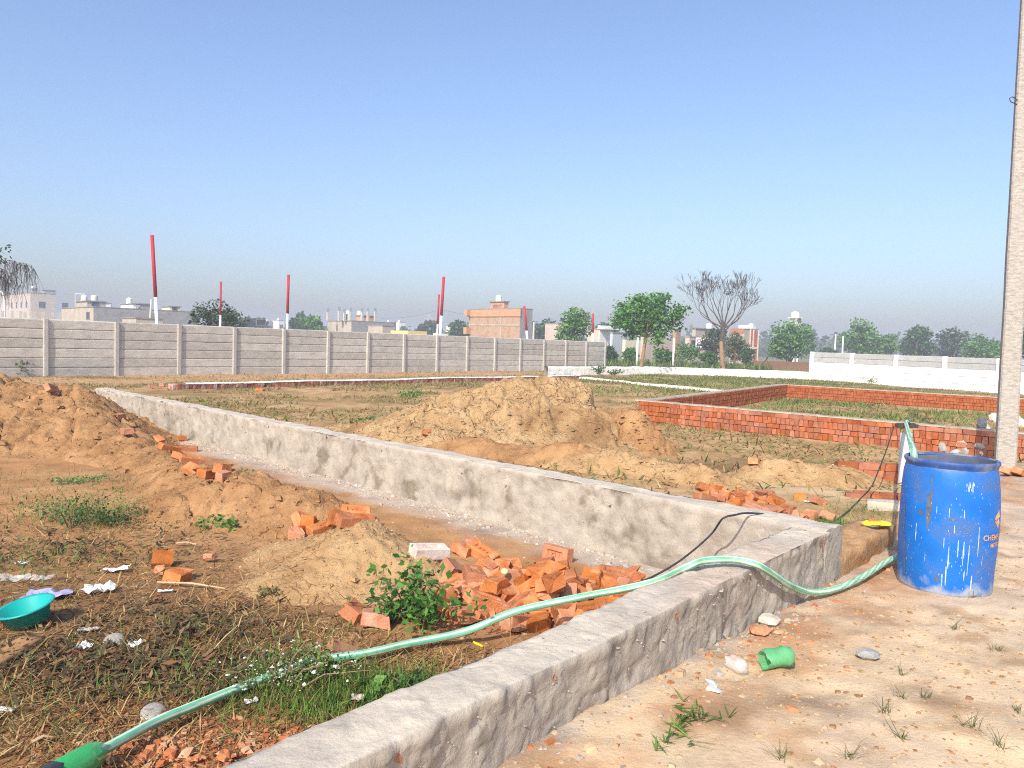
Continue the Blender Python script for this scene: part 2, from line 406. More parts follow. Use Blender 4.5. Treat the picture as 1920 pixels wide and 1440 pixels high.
def axis(lo, f0, f1, hi, fine, growth):
    a = list(np.arange(f0, f1 + 1e-6, fine)); st = fine; x = f1
    while x < hi:
        st *= growth; x += st; a.append(min(x, hi))
    st = fine; x = f0; b = []
    while x > lo:
        st *= growth; x -= st; b.append(max(x, lo))
    return np.array(b[::-1] + a)
def blob(x, y, px, py, rx, ry=None, z=0.0):
    p = G(px, py, z); ry = ry or rx
    return np.exp(-(((x - p.x) / rx) ** 2 + ((y - p.y) / ry) ** 2))
def gcol(x, y):
    n1 = fbm(x * 0.9, y * 0.9, 41, 5, 0.6); n2 = fbm(x * 3.1, y * 3.1, 47, 4, 0.6); n3 = fbm(x * 0.23, y * 0.23, 53, 4)
    so = s_out(x, y); sf = s_far(x, y)
    def C(*c): return np.array(c)
    c = np.zeros(x.shape + (3,)) + C(0.42, 0.225, 0.10)
    def mix(c, col, w): w = np.clip(w, 0, 1)[..., None]; return c * (1 - w) + C(*col) * w
    # left, enclosed soil
    c = mix(c, (0.48, 0.285, 0.135), sst(-0.1, 0.25, n1 + 0.5 * n2))
    c = mix(c, (0.25, 0.145, 0.07), 1.3 * blob(x, y, 150, 1180, 1.5, 1.1) * sst(-0.25, 0.15, n2 + n1))
    c = mix(c, (0.27, 0.18, 0.08), 0.9 * blob(x, y, 470, 1230, 1.0, 0.6) * sst(-0.3, 0.2, n2))
    c = mix(c, (0.44, 0.17, 0.075), 1.4 * blob(x, y, 420, 1390, 0.7, 0.42))
    c = mix(c, (0.42, 0.20, 0.10), 0.8 * blob(x, y, 1000, 1120, 0.9, 0.5))
    # field behind the long wall
    fw = sst(0.0, 0.4, sf) * sst(0.3, -0.5, so - 0.25 * np.maximum(0, y - 8))
    f = np.zeros(x.shape + (3,)) + C(0.43, 0.28, 0.135)
    f = mix(f, (0.25, 0.18, 0.075), sst(-0.02, 0.2, n1 + 0.5 * n2) * 0.8)
    f = mix(f, (0.52, 0.36, 0.19), sst(0.02, 0.2, n2 - n1))
    f = mix(f, (0.18, 0.20, 0.065), 0.8 * sst(26, 34, y) * sst(-0.2, 0.1, n1))
    c = mix(c, (0, 0, 0), fw) + f * np.clip(fw, 0, 1)[..., None]
    # sandy trampled side
    k = sst(-0.1, 0.02, so) * sst(11.5, 9.0, y)
    s = np.zeros(x.shape + (3,)) + C(0.68, 0.54, 0.36)
    s = mix(s, (0.55, 0.39, 0.235), sst(0.0, 0.22, n1))
    s = mix(s, (0.56, 0.47, 0.375), sst(-0.12, 0.15, n3 + 0.5 * n1 + 0.14 * (x - 1.6)) * 0.9)
    s = mix(s, (0.50, 0.265, 0.135), sst(0.75, 0.05, so + .5 * n1) * sst(-0.3, 0.15, n2 + n1) * 0.95)
    s = mix(s, (0.44, 0.41, 0.37), sst(0.12, 0.02, so) * sst(-0.3, 0.1, n2))
    s = mix(s, (0.46, 0.31, 0.18), sst(0.08, 0.22, n2) * 0.8)
    s = s * (1 + .35 * fbm(x * 12, y * 12, 57, 4, .7))[..., None]
    c = mix(c, (0, 0, 0), k) + s * k[..., None]
    # mortar spill along the foot of the long wall
    c = mix(c, (0.47, 0.43, 0.38), sst(-0.55, -0.1, sf + 0.5 * n2) * sst(0.2, 0.0, sf) * sst(0.1, -0.1, so) * (x > -9) * 0.9)
    # pale sand and wet earth behind the corner
    c = mix(c, (0.55, 0.42, 0.25), 1.2 * blob(x, y, 1560, 920, 1.2, 0.9))
    c = mix(c, (0.27, 0.165, 0.085), 1.3 * blob(x, y, 1280, 880, 1.0, 0.6))
    # strip under the precast fence, far fields
    fl = (x + 14.44) * 0.774 - (y - 23.88) * 0.632
    c = mix(c, (0.50, 0.32, 0.165), sst(4.4, 3.4, fl) * sst(-1.5, 0.2, fl) * (y > 17) * (y < 46))
    fy = sst(42, 46, y + 0.15 * np.minimum(x, 20))
    ff = np.zeros(x.shape + (3,)) + C(0.20, 0.215, 0.07)
    ff = mix(ff, (0.50, 0.34, 0.17), sst(0.0, 0.12, fbm(x * 0.12, y * 0.35, 61, 3) + 0.3 * n1))
    c = mix(c, (0, 0, 0), fy) + ff * np.clip(fy, 0, 1)[..., None]
    c = mix(c, (0.21, 0.205, 0.09), sst(70, 160, y))
    return np.clip(c * np.array([0.84, 0.80, 0.77]), 0.02, 0.9)

# ------------------------------------------------------------------ ground
gx = axis(-1100, -4.2, 4.2, 1100, 0.032, 1.032)
gy = axis(-60, 1.2, 7.2, 1500, 0.030, 1.030)
GX, GY = np.meshgrid(gx, gy, indexing='ij')
GZ = Zg(GX, GY)
me = npmesh('ground', np.stack([GX, GY, GZ], -1).reshape(-1, 3), gridfaces(len(gx), len(gy)), 'ground', gcol(GX, GY).reshape(-1, 3), True)
tag(link('ground', me), None, None, kind='structure')

Zg_exact = Zg
def Zg(x, y):
    """height of the built ground sheet"""
    x = np.asarray(x, float); y = np.asarray(y, float)
    i = np.clip(np.searchsorted(gx, x) - 1, 0, len(gx) - 2); j = np.clip(np.searchsorted(gy, y) - 1, 0, len(gy) - 2)
    u = np.clip((x - gx[i]) / (gx[i + 1] - gx[i]), 0, 1); v = np.clip((y - gy[j]) / (gy[j + 1] - gy[j]), 0, 1)
    return (GZ[i, j] * (1 - u) + GZ[i + 1, j] * u) * (1 - v) + (GZ[i, j + 1] * (1 - u) + GZ[i + 1, j + 1] * u) * v
# ------------------------------------------------------------------ soil heaps
from mathutils.bvhtree import BVHTree
HEAP_BVH = []
def heap(name, x0, x1, y0, y1, res, hfun, m, label, rough=1.0, seed=0, clod=3.0, cat='soil heap'):
    xs = np.arange(x0, x1, res); ys = np.arange(y0, y1, res)
    X, Y = np.meshgrid(xs, ys, indexing='ij')
    wx = X + 0.12 * fbm(X * 1.7, Y * 1.7, seed + 5); wy = Y + 0.12 * fbm(X * 1.7, Y * 1.7, seed + 6)
    H = hfun(wx, wy)
    e = sst(0.0, 0.18, H)
    d1, d2, cid = worley(X * clod, Y * clod, seed + 70)
    e1, e2, eid = worley(X * clod * 2.7, Y * clod * 2.7, seed + 71)
    g1, g2, g3 = worley(X * clod * 6.1 + 7, Y * clod * 6.1, seed + 72)
    ck1, ck2, _ = worley(wx * clod * .62 + 3, wy * clod * .62, seed + 77)
    H = H - rough * e * 0.09 * sst(0.10, 0.0, ck2 - ck1) * sst(-.15, .05, fbm(X * 1.1, Y * 1.1, seed + 78))
    H = H + rough * e * (0.16 * fbm(X * 1.3, Y * 1.3, seed, 5, 0.6) + 0.055 * (cid - 0.4) * sst(0.0, 0.25, d2 - d1) + 0.045 * (eid - 0.4) * sst(0, 0.16, e2 - e1) + 0.022 * (g3 - .4) * sst(0, .14, g2 - g1) + 0.025 * fbm(X * 14, Y * 14, seed + 9, 3))
    Z = Zg(X, Y) + np.where(H < 0.02, -0.06, 0) + H - 0.03
    ox, oy = (x0 + x1) / 2, (y0 + y1) / 2; oz = zg(ox, oy)
    F4 = gridfaces(len(xs), len(ys))
    hv = H.ravel()
    keep = (hv[F4] > 0.004).any(1)
    F4 = F4[keep]
    used = np.unique(F4); idx = -np.ones(H.size, int); idx[used] = np.arange(len(used))
    V = np.stack([X - ox, Y - oy, Z - oz], -1).reshape(-1, 3)[used]
    me = npmesh(name, V, idx[F4], m, None, True)
    o = link(name, me, None, (ox, oy, oz)); HEAP_BVH.append((BVHTree.FromPolygons([tuple(v) for v in V], [tuple(q) for q in idx[F4]]), Vector((ox, oy, oz))))
    return tag(o, label, cat, 'heaps of dug soil')
def hit(px, py):
    """where a survey sight line first meets a soil heap or the ground"""
    p = GP(px, py); e = Vector((0, 0, EYE)); d = Vector(ray(px, py)).normalized(); best = (p - e).length; out = p
    for t, o in HEAP_BVH:
        h = t.ray_cast(e - o, d)
        if h[0] is not None and h[3] < best: best = h[3]; out = h[0] + o
    return out
def gauss(cx, cy, rx, ry, h, rot=0.0, p=2.0):
    c, s = math.cos(rot), math.sin(rot)
    def f(x, y):
        a = ((x - cx) * c + (y - cy) * s) / rx; b = (-(x - cx) * s + (y - cy) * c) / ry
        return h * np.exp(-(np.hypot(a, b) ** p))
    return f
def sumf(*fs, cut=0.0):
    return lambda x, y: sum(f(x, y) for f in fs) - cut
RX = np.array([-3.2, -2.5, -2.1, -1.5, -1.05, -0.6, 0.12, 0.7, 1.15, 1.6, 1.85, 2.15, 2.45, 2.8])
RZ = np.array([0.0, 0.12, 0.22, 0.48, 0.66, 0.74, 0.97, 0.95, 0.93, 0.80, 0.62, 0.33, 0.12, 0.0])
def main_heap(x, y):
    top = np.interp(x, RX, RZ)
    yc = 11.7 + 0.25 * np.sin(x * 1.3)
    t = np.where(y < yc, (yc - y) / (1.0 + 1.35 * np.clip(top, 0, 1)), (y - yc) / 1.7)
    pr = np.clip(1 - t, 0, 1)
    h = top * (0.25 * sst(0, 1, pr) + 0.75 * pr)
    # broken scarp on the right flank, slumped blocks below it
    sc = sst(0.05, -0.05, (x - 1.25) - 0.25 * (11.3 - y) - 0.12 * np.sin(y * 6))
    h = h * (0.62 + 0.38 * sc)
    return h
heap('soil_heap', -3.3, 3.0, 9.0, 13.6, 0.021, main_heap, 'heap_pale', 'big pale cracked clay heap in the middle, behind the long plastered wall', 1.35, 1, 2.3)
heap('soil_heap', 1.0, 3.3, 9.9, 12.6, 0.024, sumf(gauss(1.62, 11.1, 0.36, 0.62, 0.62, 0.25, 2.4), gauss(1.95, 10.6, 0.34, 0.4, 0.26), cut=0.05), 'heap_brown', 'crumbled brown right flank of the big clay heap', 0.9, 14, 4.0)
heap('soil_heap', 0.2, 4.6, 7.2, 9.9, 0.026, sumf(gauss(1.1, 8.95, 0.95, 0.35, 0.24, -0.5), gauss(2.1, 8.3, 0.6, 0.26, 0.17, -0.6), gauss(3.0, 8.75, 0.5, 0.3, 0.26, 0.1), gauss(3.75, 8.6, 0.6, 0.28, 0.2, 0.3), cut=0.03), 'heap_tan', 'low lumpy bank of pale soil between the clay heap and the grey pipe', 0.7, 12, 4.0)
heap('soil_heap', -1.2, 1.6, 8.4, 10.3, 0.026, sumf(gauss(-0.55, 9.75, 0.75, 0.3, 0.3, -0.3), gauss(0.75, 9.2, 0.7, 0.32, 0.30, -0.5), cut=0.03), 'heap_brown', 'crumbly darker brown soil at the near foot of the pale clay heap', 0.6, 33, 5.0)
def left_heap(x, y):
    return sumf(gauss(-7.6, 10.9, 1.5, 1.1, 0.90, 0.0, 1.7), gauss(-5.95, 10.7, 0.7, 0.7, 0.46, -0.3), gauss(-5.2, 9.9, 0.7, 0.6, 0.34), gauss(-6.4, 9.3, 1.2, 0.6, 0.25), gauss(-4.5, 9.0, 0.85, 0.5, 0.26, -0.5), gauss(-3.75, 8.3, 0.7, 0.4, 0.17, -0.6), gauss(-6.9, 12.4, 1.3, 0.8, 0.25), cut=0.05)(x, y)
heap('soil_heap', -11.5, -2.6, 7.2, 14.2, 0.033, left_heap, 'heap_brown', 'long brown soil heap at the left edge, beside the far end of the plastered wall', 1.0, 50, 3.4)
heap('soil_heap', -4.5, -0.6, 4.9, 8.6, 0.024, sumf(gauss(-2.15, 6.35, 0.75, 0.5, 0.34, -0.5, 1.8), gauss(-1.45, 6.05, 0.5, 0.3, 0.15, -0.5), gauss(-2.85, 7.1, 0.6, 0.42, 0.20, -0.7), gauss(-3.3, 7.75, 0.6, 0.4, 0.18, -0.7), gauss(-2.6, 6.0, 0.6, 0.35, 0.12), cut=0.04), 'heap_brown', 'rounded brown soil heap left of the row of loose bricks', 0.75, 80, 4.5)
heap('soil_heap', -2.3, 0.2, 3.7, 6.1, 0.018, sumf(gauss(-0.90, 4.86, 0.42, 0.38, 0.30, 0.2, 1.7), gauss(-0.60, 4.5, 0.34, 0.3, 0.14), gauss(-1.15, 4.45, 0.45, 0.3, 0.11), gauss(-1.3, 5.15, 0.45, 0.35, 0.13), cut=0.03), 'heap_tan', 'small pale crumbly soil heap behind the leafy weed', 0.6, 90, 6.0)
heap('soil_heap', -1.5, -0.30, 1.7, 2.75, 0.012, sumf(gauss(-0.80, 2.22, 0.42, 0.24, 0.13, 0.75, 2.2), gauss(-1.15, 2.0, 0.3, 0.25, 0.06), cut=0.02), 'heap_red', 'red brick-dust rubble heaped against the near plastered wall, by the hose', 0.45, 95, 9.0)

# ------------------------------------------------------------------ plastered wall
DAMP = 1.0
def plaster(name, parent, A, d, n, L, thick, zt, res, seed, zb=-0.25, endcap=True):
    """wall running from A along d, its visible face at A, body on the side of -n"""
    h = zt - zb; r = 0.008
    prof = []
    def seg(p, q, k):
        for i in range(k): prof.append((p[0] + (q[0] - p[0]) * i / k, p[1] + (q[1] - p[1]) * i / k))
    kf, kt = int((h - r) / res), int((thick - 2 * r) / res)
    seg((0, zb), (0, zt - r), kf); prof.append((-0.002, zt - 0.003)); seg((-r, zt), (-thick + r, zt), kt)
    prof.append((-thick + 0.002, zt - 0.003)); seg((-thick, zt - r), (-thick, zb), kf); prof.append((-thick, zb))
    prof = np.array(prof); m = len(prof)
    nrm = np.zeros((m, 2)); t = np.gradient(prof, axis=0); t /= np.linalg.norm(t, axis=1)[:, None] + 1e-9
    nrm[:, 0] = t[:, 1]; nrm[:, 1] = -t[:, 0]
    arc = np.concatenate([[0], np.cumsum(np.linalg.norm(np.diff(prof, axis=0), axis=1))])
    ss = np.linspace(0, L, int(L / res) + 1)
    S, T = np.meshgrid(ss, arc, indexing='ij')
    Oo = np.broadcast_to(prof[:, 0], S.shape); Zz = np.broadcast_to(prof[:, 1], S.shape)
    top = np.broadcast_to(nrm[:, 1] > 0.6, S.shape)
    d1, d2, cid = worley(S * 3.4 + 0.8 * fbm(S * 2, T * 2, seed), T * 4.2 + 0.8 * fbm(S * 2, T * 2, seed + 1), seed + 2)
    q1, q2, qid = worley(S * 9 + T * 3, T * 7 - S * 2, seed + 3)
    disp = 0.020 * fbm(S * 1.6, T * 1.6, seed + 4, 4) + 0.013 * (cid - 0.5) * sst(0.0, 0.22, d2 - d1) + 0.007 * (qid - 0.5) * sst(0.02, 0.16, q2 - q1) + 0.010 * fbm(S * 16, T * 16, seed + 7, 4, .6) + 0.012 * sst(.16, .3, fbm(S * 11, T * 11, seed + 17, 3)) * sst(.0, .15, fbm(S * 2.5, T * 2.5, seed + 18, 2))
    ter = fbm(S * 3.3 + T * 1.5, T * 4.1 - S * .6, seed + 50, 4, .55) * 7; fr = ter - np.floor(ter)
    ter = np.floor(ter) + sst(.80, 1.0, fr)
    disp = np.where(top, disp * 0.5 + 0.004 * (fbm(S * 9, T * 9, seed + 8, 4) > 0.18) + 0.0022 * ter, disp * 1.0 + 0.0055 * ter)
    # ragged lip below the arris
    lip = np.exp(-((zt - 0.03 - Zz) / 0.022) ** 2) * np.where(top, 0, 1)
    disp = disp + lip * 0.030 * (fbm(S * 7, S * 0 + 3.3, seed + 12, 5, .65) + 0.08)
    wob = 0.022 * fbm(S * 1.1, S * 0 + 5.5, seed + 15, 3)
    wav = 0.016 * fbm(S * 2.4, S * 0 + 8.5, seed + 16, 3)
    O2 = Oo + np.broadcast_to(nrm[:, 0], S.shape) * disp * 1.0 + wav
    Z2 = Zz + np.broadcast_to(nrm[:, 1], S.shape) * disp + wob * sst(zb, zt, Zz)
    X = d[0] * S + n[0] * O2; Y = d[1] * S + n[1] * O2
    V = np.stack([X, Y, Z2], -1).reshape(-1, 3)
    Fq = gridfaces(len(ss), m)
    c0 = np.array([0.41, 0.362, 0.303]); damp = np.array([0.225, 0.185, 0.14]); dry = np.array([0.40, 0.36, 0.31]); rosy = np.array([0.50, 0.37, 0.29])
    strk = sst(0.05, 0.3, fbm(S * 9, T * 1.2, seed + 40, 4)) * np.where(top, 0, .35)
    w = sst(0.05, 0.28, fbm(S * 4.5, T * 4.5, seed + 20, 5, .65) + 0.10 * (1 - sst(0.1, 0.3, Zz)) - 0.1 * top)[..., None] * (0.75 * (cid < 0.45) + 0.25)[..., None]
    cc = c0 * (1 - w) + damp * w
    w2 = (sst(0.0, 0.25, fbm(S * 1.4, T * 5, seed + 25, 4)) * np.where(top, 0.9, 0.5))[..., None]
    cc = cc * (1 - w2) + dry * w2
    cc = cc * (1 - strk[..., None]) + damp * strk[..., None] * 1.3
    sp = .5 * sst(.13, .19, fbm(S * 7.5, T * 6, seed + 44, 3) - .05 * sst(.1, .4, Zz)) * np.where(top, 0, 1) * DAMP
    cc = cc * (1 - sp[..., None]) + damp * .72 * sp[..., None]
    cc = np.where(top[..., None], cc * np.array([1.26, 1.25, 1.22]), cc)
    w3 = (sst(0.12, 0.3, fbm(S * 1.2, T * 3, seed + 29, 3)) * np.where(top, 0.55, 0.1))[..., None]
    cc = cc * (1 - w3) + rosy * w3
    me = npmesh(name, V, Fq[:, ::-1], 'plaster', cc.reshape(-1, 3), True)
    o = link(name, me, parent, (A[0], A[1], 0))
    if endcap:
        pass
    # ends
    mb = MB()
    for k, sgn in ((0, 1), (len(ss) - 1, -1)):
        ring = np.stack([X[k], Y[k], Z2[k]], -1)
        cen = ring.mean(0) + np.array([d[0], d[1], 0]) * (-0.012 if k == 0 else 0.012)
        vs = [tuple(cen)] + [tuple(p) for p in ring]
        fs = [(0, i, i + 1) if sgn > 0 else (0, i + 1, i) for i in range(1, m)]
        mb.add(vs, fs)
    mb.build('wall_end', 'plaster', o, cols=np.tile(c0 * 0.9, (len(mb.v), 1)))
    return o
pw = empty('plastered_wall', (NA[0], NA[1], 0))
tag(pw, 'low grey cement-plastered wall, two runs meeting at a corner, hose lying across it', 'wall')
def rel(p, par): return np.array([p[0] - par.location.x, p[1] - par.location.y])
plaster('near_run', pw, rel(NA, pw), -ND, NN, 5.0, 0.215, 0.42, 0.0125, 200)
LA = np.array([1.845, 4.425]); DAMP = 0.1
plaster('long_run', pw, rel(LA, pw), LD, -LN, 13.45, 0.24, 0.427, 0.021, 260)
LUMP_BASE = []
for (A_, d_, n_, L_, th_, zt_, cnt, sz) in ((NA, -ND, NN, 4.4, .215, .42, 420, .0024), (LA, LD, -LN, 13.0, .24, .427, 300, .0035)):
    rs = np.random.default_rng(cnt); s_ = rs.uniform(0.02, L_, cnt); cl = fbm(s_ * 3, s_ * 0 + 2., 140, 3)
    s_ = s_[cl > -.08]; m_ = len(s_); k_ = rs.random(m_) < .62
    off = np.where(k_, .004, -rs.uniform(.01, th_ - .01, m_)); z_ = np.where(k_, zt_ - np.abs(rs.normal(0, .12, m_)) - .01, zt_ + .004)
    LUMP_BASE.append((np.stack([A_[0] + d_[0] * s_ + n_[0] * off, A_[1] + d_[1] * s_ + n_[1] * off, z_], -1), sz))
# bare brick showing through the near face
rb = MB()
for (px, py, w, hh) in ((742, 1398, 0.11, 0.028), (1280, 1158, 0.03, 0.02), (1522, 1012, 0.035, 0.045), (1015, 1262, 0.02, 0.015)):
    p = G(px, py, 0.385); q = rel((p.x, p.y), pw)
    n = 8
    q = q - NN * float(np.dot(q, NN)) + NN * 0.006
    vs = [(q[0], q[1], 0.385)]; vs += [(q[0] - ND[0] * w * .5 * math.cos(a) * random.uniform(.7, 1.1) + NN[0] * 0.003, q[1] - ND[1] * w * .5 * math.cos(a) + NN[1] * 0.003, 0.385 + hh * math.sin(a) * random.uniform(.6, 1.1)) for a in [2 * math.pi * i / n for i in range(n)]]
    rb.add(vs, [(0, 1 + i, 1 + (i + 1) % n) for i in range(n)])
rb.build('exposed_brick', 'brick', pw)

# muddy plinth continuing past the corner
def rough_block(name, parent, c, dims, rz, m, jit=0.02, seg=(14, 5, 5), seed=5):
    nx, ny, nz = seg; V = []; Fq = []
    import itertools
    vid = {}
    def vert(i, j, k):
        key = (i, j, k)
        if key not in vid:
            p = np.array([i / nx - .5, j / ny - .5, k / nz]) * np.array(dims)
            a = p * 3.1 + seed
            p = p + jit * 2 * np.array([float(vn(np.array([a[1] * 3 + a[2] * 2]), np.array([a[0] * 3 + 9.]), seed)[0]) - .5,
                                        float(vn(np.array([a[0] * 3 + a[2] * 3]), np.array([a[1] * 3 + 5.]), seed + 1)[0]) - .5,
                                        float(vn(np.array([a[0] * 3]), np.array([a[1] * 4 + a[2]]), seed + 2)[0]) - .5])
            vid[key] = len(V); V.append(tuple(p))
        return vid[key]
    for i, j in itertools.product(range(nx), range(ny)):
        Fq.append((vert(i, j, nz), vert(i + 1, j, nz), vert(i + 1, j + 1, nz), vert(i, j + 1, nz)))
    for i, k in itertools.product(range(nx), range(nz)):
        Fq.append((vert(i, 0, k), vert(i + 1, 0, k), vert(i + 1, 0, k + 1), vert(i, 0, k + 1)))
        Fq.append((vert(i + 1, ny, k), vert(i, ny, k), vert(i, ny, k + 1), vert(i + 1, ny, k + 1)))
    for j, k in itertools.product(range(ny), range(nz)):
        Fq.append((vert(0, j + 1, k), vert(0, j, k), vert(0, j, k + 1), vert(0, j + 1, k + 1)))
        Fq.append((vert(nx, j, k), vert(nx, j + 1, k), vert(nx, j + 1, k + 1), vert(nx, j, k + 1)))
    mb = MB(); mb.v = V; mb.f = Fq
    return mb.build(name, m, parent, c, rz, True)
azn = math.atan2(ND[1], ND[0])
pc = NA + ND * 0.66 - NN * 0.10
tag(rough_block('mud_plinth', None, (pc[0], pc[1], -0.1), (1.3, 0.25, 0.345), azn, 'mud_kerb', 0.022, (26, 6, 7), 7), 'low mud-covered brick plinth between the wall corner and the blue drum', 'plinth')

# ------------------------------------------------------------------ precast fence on the left
def panel_mesh(name, m, L, H, T, seed, nseg=8):
    rs = random.Random(seed); mb = MB()
    xs = [-L / 2 + L * i / nseg for i in range(nseg + 1)]
    top = [H - 0.006 - rs.uniform(0, 0.010) for _ in xs]; bot = [0.003 + rs.uniform(0, 0.006) for _ in xs]
    vs = []
    for i, x in enumerate(xs):
        y = rs.uniform(-0.004, 0.004)
        vs += [(x, -T / 2 + y + .004, bot[i]), (x, -T / 2 + y - 0.003, bot[i] + 0.02), (x, -T / 2 + y - 0.003, top[i] - 0.02), (x, -T / 2 + y + .004, top[i]), (x, T / 2, H + .002), (x, T / 2, 0.003)]
    fs = []
    for i in range(nseg):
        for k in range(6):
            a = i * 6 + k; b = i * 6 + (k + 1) % 6
            fs.append((a, a + 6, b + 6, b))
    fs.append(tuple(range(6))[::-1][::-1]); fs.append(tuple(range(nseg * 6, nseg * 6 + 6))[::-1])
    mb.add(vs, fs)
    return mb.mesh(name, m)
def post_mesh(name, m, w, dpt, H):
    mb = MB(); b = 0.012
    prof = [(-w / 2, dpt / 2), (-w / 2, -dpt / 2 + b), (-w / 2 + b, -dpt / 2), (w / 2 - b, -dpt / 2), (w / 2, -dpt / 2 + b), (w / 2, dpt / 2)]
    vs = [(x, y, -0.3) for x, y in prof] + [(x, y, H) for x, y in prof]
    n = len(prof)
    fs = [(i, (i + 1) % n, n + (i + 1) % n, n + i) for i in range(n)] + [tuple(range(n, 2 * n))]
    mb.add(vs, fs)
    return mb.mesh(name, m)
FS = np.array([1.3467, 1.65]); FLEN = float(np.hypot(*FS)); FAZ = math.atan2(FS[1], FS[0])
fp0 = np.array([-14.44, 23.88]) - 2 * FS
fence = empty('precast_fence', (fp0[0], fp0[1], 0), FAZ)
tag(fence, 'long grey precast concrete panel fence with posts across the back left', 'fence')
pmesh = [panel_mesh('panel', 'panel', FLEN - 0.10, 0.298, 0.05, 300 + k) for k in range(5)]
pom = post_mesh('post', 'post', 0.135, 0.15, 1.80)
pinv = math.radians(0)
for k in range(18):
    o = link('post', pom, fence, (k * FLEN, -0.015, random.uniform(-0.02, 0.01)))
    o.rotation_euler = (0, random.uniform(-.006, .006), 0)
    if k < 17:
        for r in range(6):
            o = link('panel', random.choice(pmesh), fence, ((k + .5) * FLEN, random.uniform(-.006, .006), r * 0.298))
    
# ------------------------------------------------------------------ white precast wall on the right
waz = math.radians(90 - 145)
WL = 2.4
wwall = empty('white_panel_wall', (16.7, 43.2, 0), waz)
tag(wwall, 'white painted panel wall with grey upper panels on the right', 'wall')
gp = [panel_mesh('upper_panel', 'pale_panel', WL - 0.16, 0.275, 0.06, 400 + k) for k in range(3)]
wp = [panel_mesh('lower_panel', 'white_paint', WL - 0.16, 0.35, 0.10, 420 + k) for k in range(3)]
wpo = post_mesh('post', 'white_paint', 0.20, 0.20, 1.565)
for k in range(7):
    dz = -0.015 * k
    link('post', wpo, wwall, (k * WL, 0, dz))
    if k < 6:
        for r in range(3):
            link('lower_panel', wp[r], wwall, ((k + .5) * WL, 0, -0.06 + r * 0.35 + dz))
        for r in range(2):
            link('upper_panel', random.choice(gp), wwall, ((k + .5) * WL, 0.005, 0.99 + r * 0.277 + dz))

# ------------------------------------------------------------------ low whitewashed walls at the back
def low_wall(name, pts, h, th, m, label, seed):
    """uneven low wall along a line of points"""
    P = [np.array(p, float) for p in pts]
    tot = np.concatenate([[0], np.cumsum([np.hypot(*(P[i + 1] - P[i])) for i in range(len(P) - 1)])])
    s = np.arange(0, tot[-1], 0.09)
    X = np.interp(s, tot, [p[0] for p in P]); Y = np.interp(s, tot, [p[1] for p in P])
    tx, ty = np.gradient(X), np.gradient(Y); l = np.hypot(tx, ty); nx, ny = ty / l, -tx / l
    prof = [(th / 2 + .03, -0.2), (th / 2 + .02, 0.08), (th / 2, h * .4), (th / 2, h * .75), (th / 2 - .01, h - .03), (th / 2 - .05, h), (-th / 2 + .05, h), (-th / 2, h - .03), (-th / 2, -0.2)]
    V = []
    for k, (o, z) in enumerate(prof):
        oo = o + 0.06 * fbm(s * 2.2, z * 5 + 0 * s, seed, 4); zz = z + (0.06 * fbm(s * 1.1, 0 * s + k, seed + 3, 3) if z > .1 else 0 * s)
        V.append(np.stack([X + nx * oo - X[0], Y + ny * oo - Y[0], zz], -1))
    V = np.stack(V, 1)
    me = npmesh(name, V.reshape(-1, 3), gridfaces(len(s), len(prof)), m, None, True)
    return tag(link(name, me, None, (X[0], Y[0], 0)), label, 'wall')
low_wall('whitewashed_wall', [(1.6, 37.2), (7.0, 42.6), (9.2, 44.0)], 0.45, 0.3, 'whitewash', 'low rough white wall in front of the end of the panel fence', 500)
low_wall('cream_wall', [(9.2, 44.0), (12.9, 43.6), (16.72, 43.1)], 0.44, 0.25, 'cream_wash', 'low cream wall running up to the white panel wall', 510)
mbe = MB(); mbe.box((0, 0, 0.20), (0.34, 0.34, 0.52), 0.7, 0.02)
# ------------------------------------------------------------------ brick edging across the field
def brick_solid(L, Wd, H, jit=0.004, seed=0):
    random.seed(seed); mb = MB(); mb.box((0, 0, H / 2), (L, Wd, H), 0, jit); return mb
eb = [brick_solid(0.105, 0.2, 0.16, 0.008, 600 + k).mesh('brick', 'old_brick') for k in range(4)]
e0, e1 = np.array([-8.7, 19.8]), np.array([2.96, 34.4])
ed = (e1 - e0); eL = float(np.hypot(*ed)); eaz = math.atan2(ed[1], ed[0])
edge = empty('brick_edging', (e0[0], e0[1], 0), eaz)
tag(edge, 'low brick-on-edge border with whitewashed top running along the fence', 'border')
x = 0.0; k = 0
while x < eL and k < 170:
    if not (2.55 < x < 2.7):
        zz = zg(e0[0] + math.cos(eaz) * x, e0[1] + math.sin(eaz) * x)
        o = link('brick', eb[k % 4], edge, (x, random.uniform(-.012, .012), zz - 0.02 + random.uniform(-.008, .008))); o.rotation_euler = (0, random.uniform(-.05, .05), random.uniform(-.04, .04))
    x += 0.112; k += 1
tc = MB(); xs = np.arange(0.3, eL, 0.12); vs = []
for i, x in enumerate(xs):
    z = zg(e0[0] + math.cos(eaz) * x, e0[1] + math.sin(eaz) * x)
    vs += [(x, -0.105 + random.uniform(-.015, .01), z + 0.135), (x, -0.07, z + 0.165), (x, 0.08, z + 0.165)]
tc.add(vs, [q for i in range(len(xs) - 1) for q in ((3 * i, 3 * i + 3, 3 * i + 4, 3 * i + 1), (3 * i + 1, 3 * i + 4, 3 * i + 5, 3 * i + 2))])
tc.build('whitewash_top', 'whitewash', edge)
low_wall('white_kerb', [(1.9, 34.6), (3.1, 34.3), (5.4, 29.4), (7.25, 26.6), (9.4, 26.1)], 0.12, 0.12, 'cream_wash', 'low whitewashed kerb turning across the grass behind the clay heap', 530)
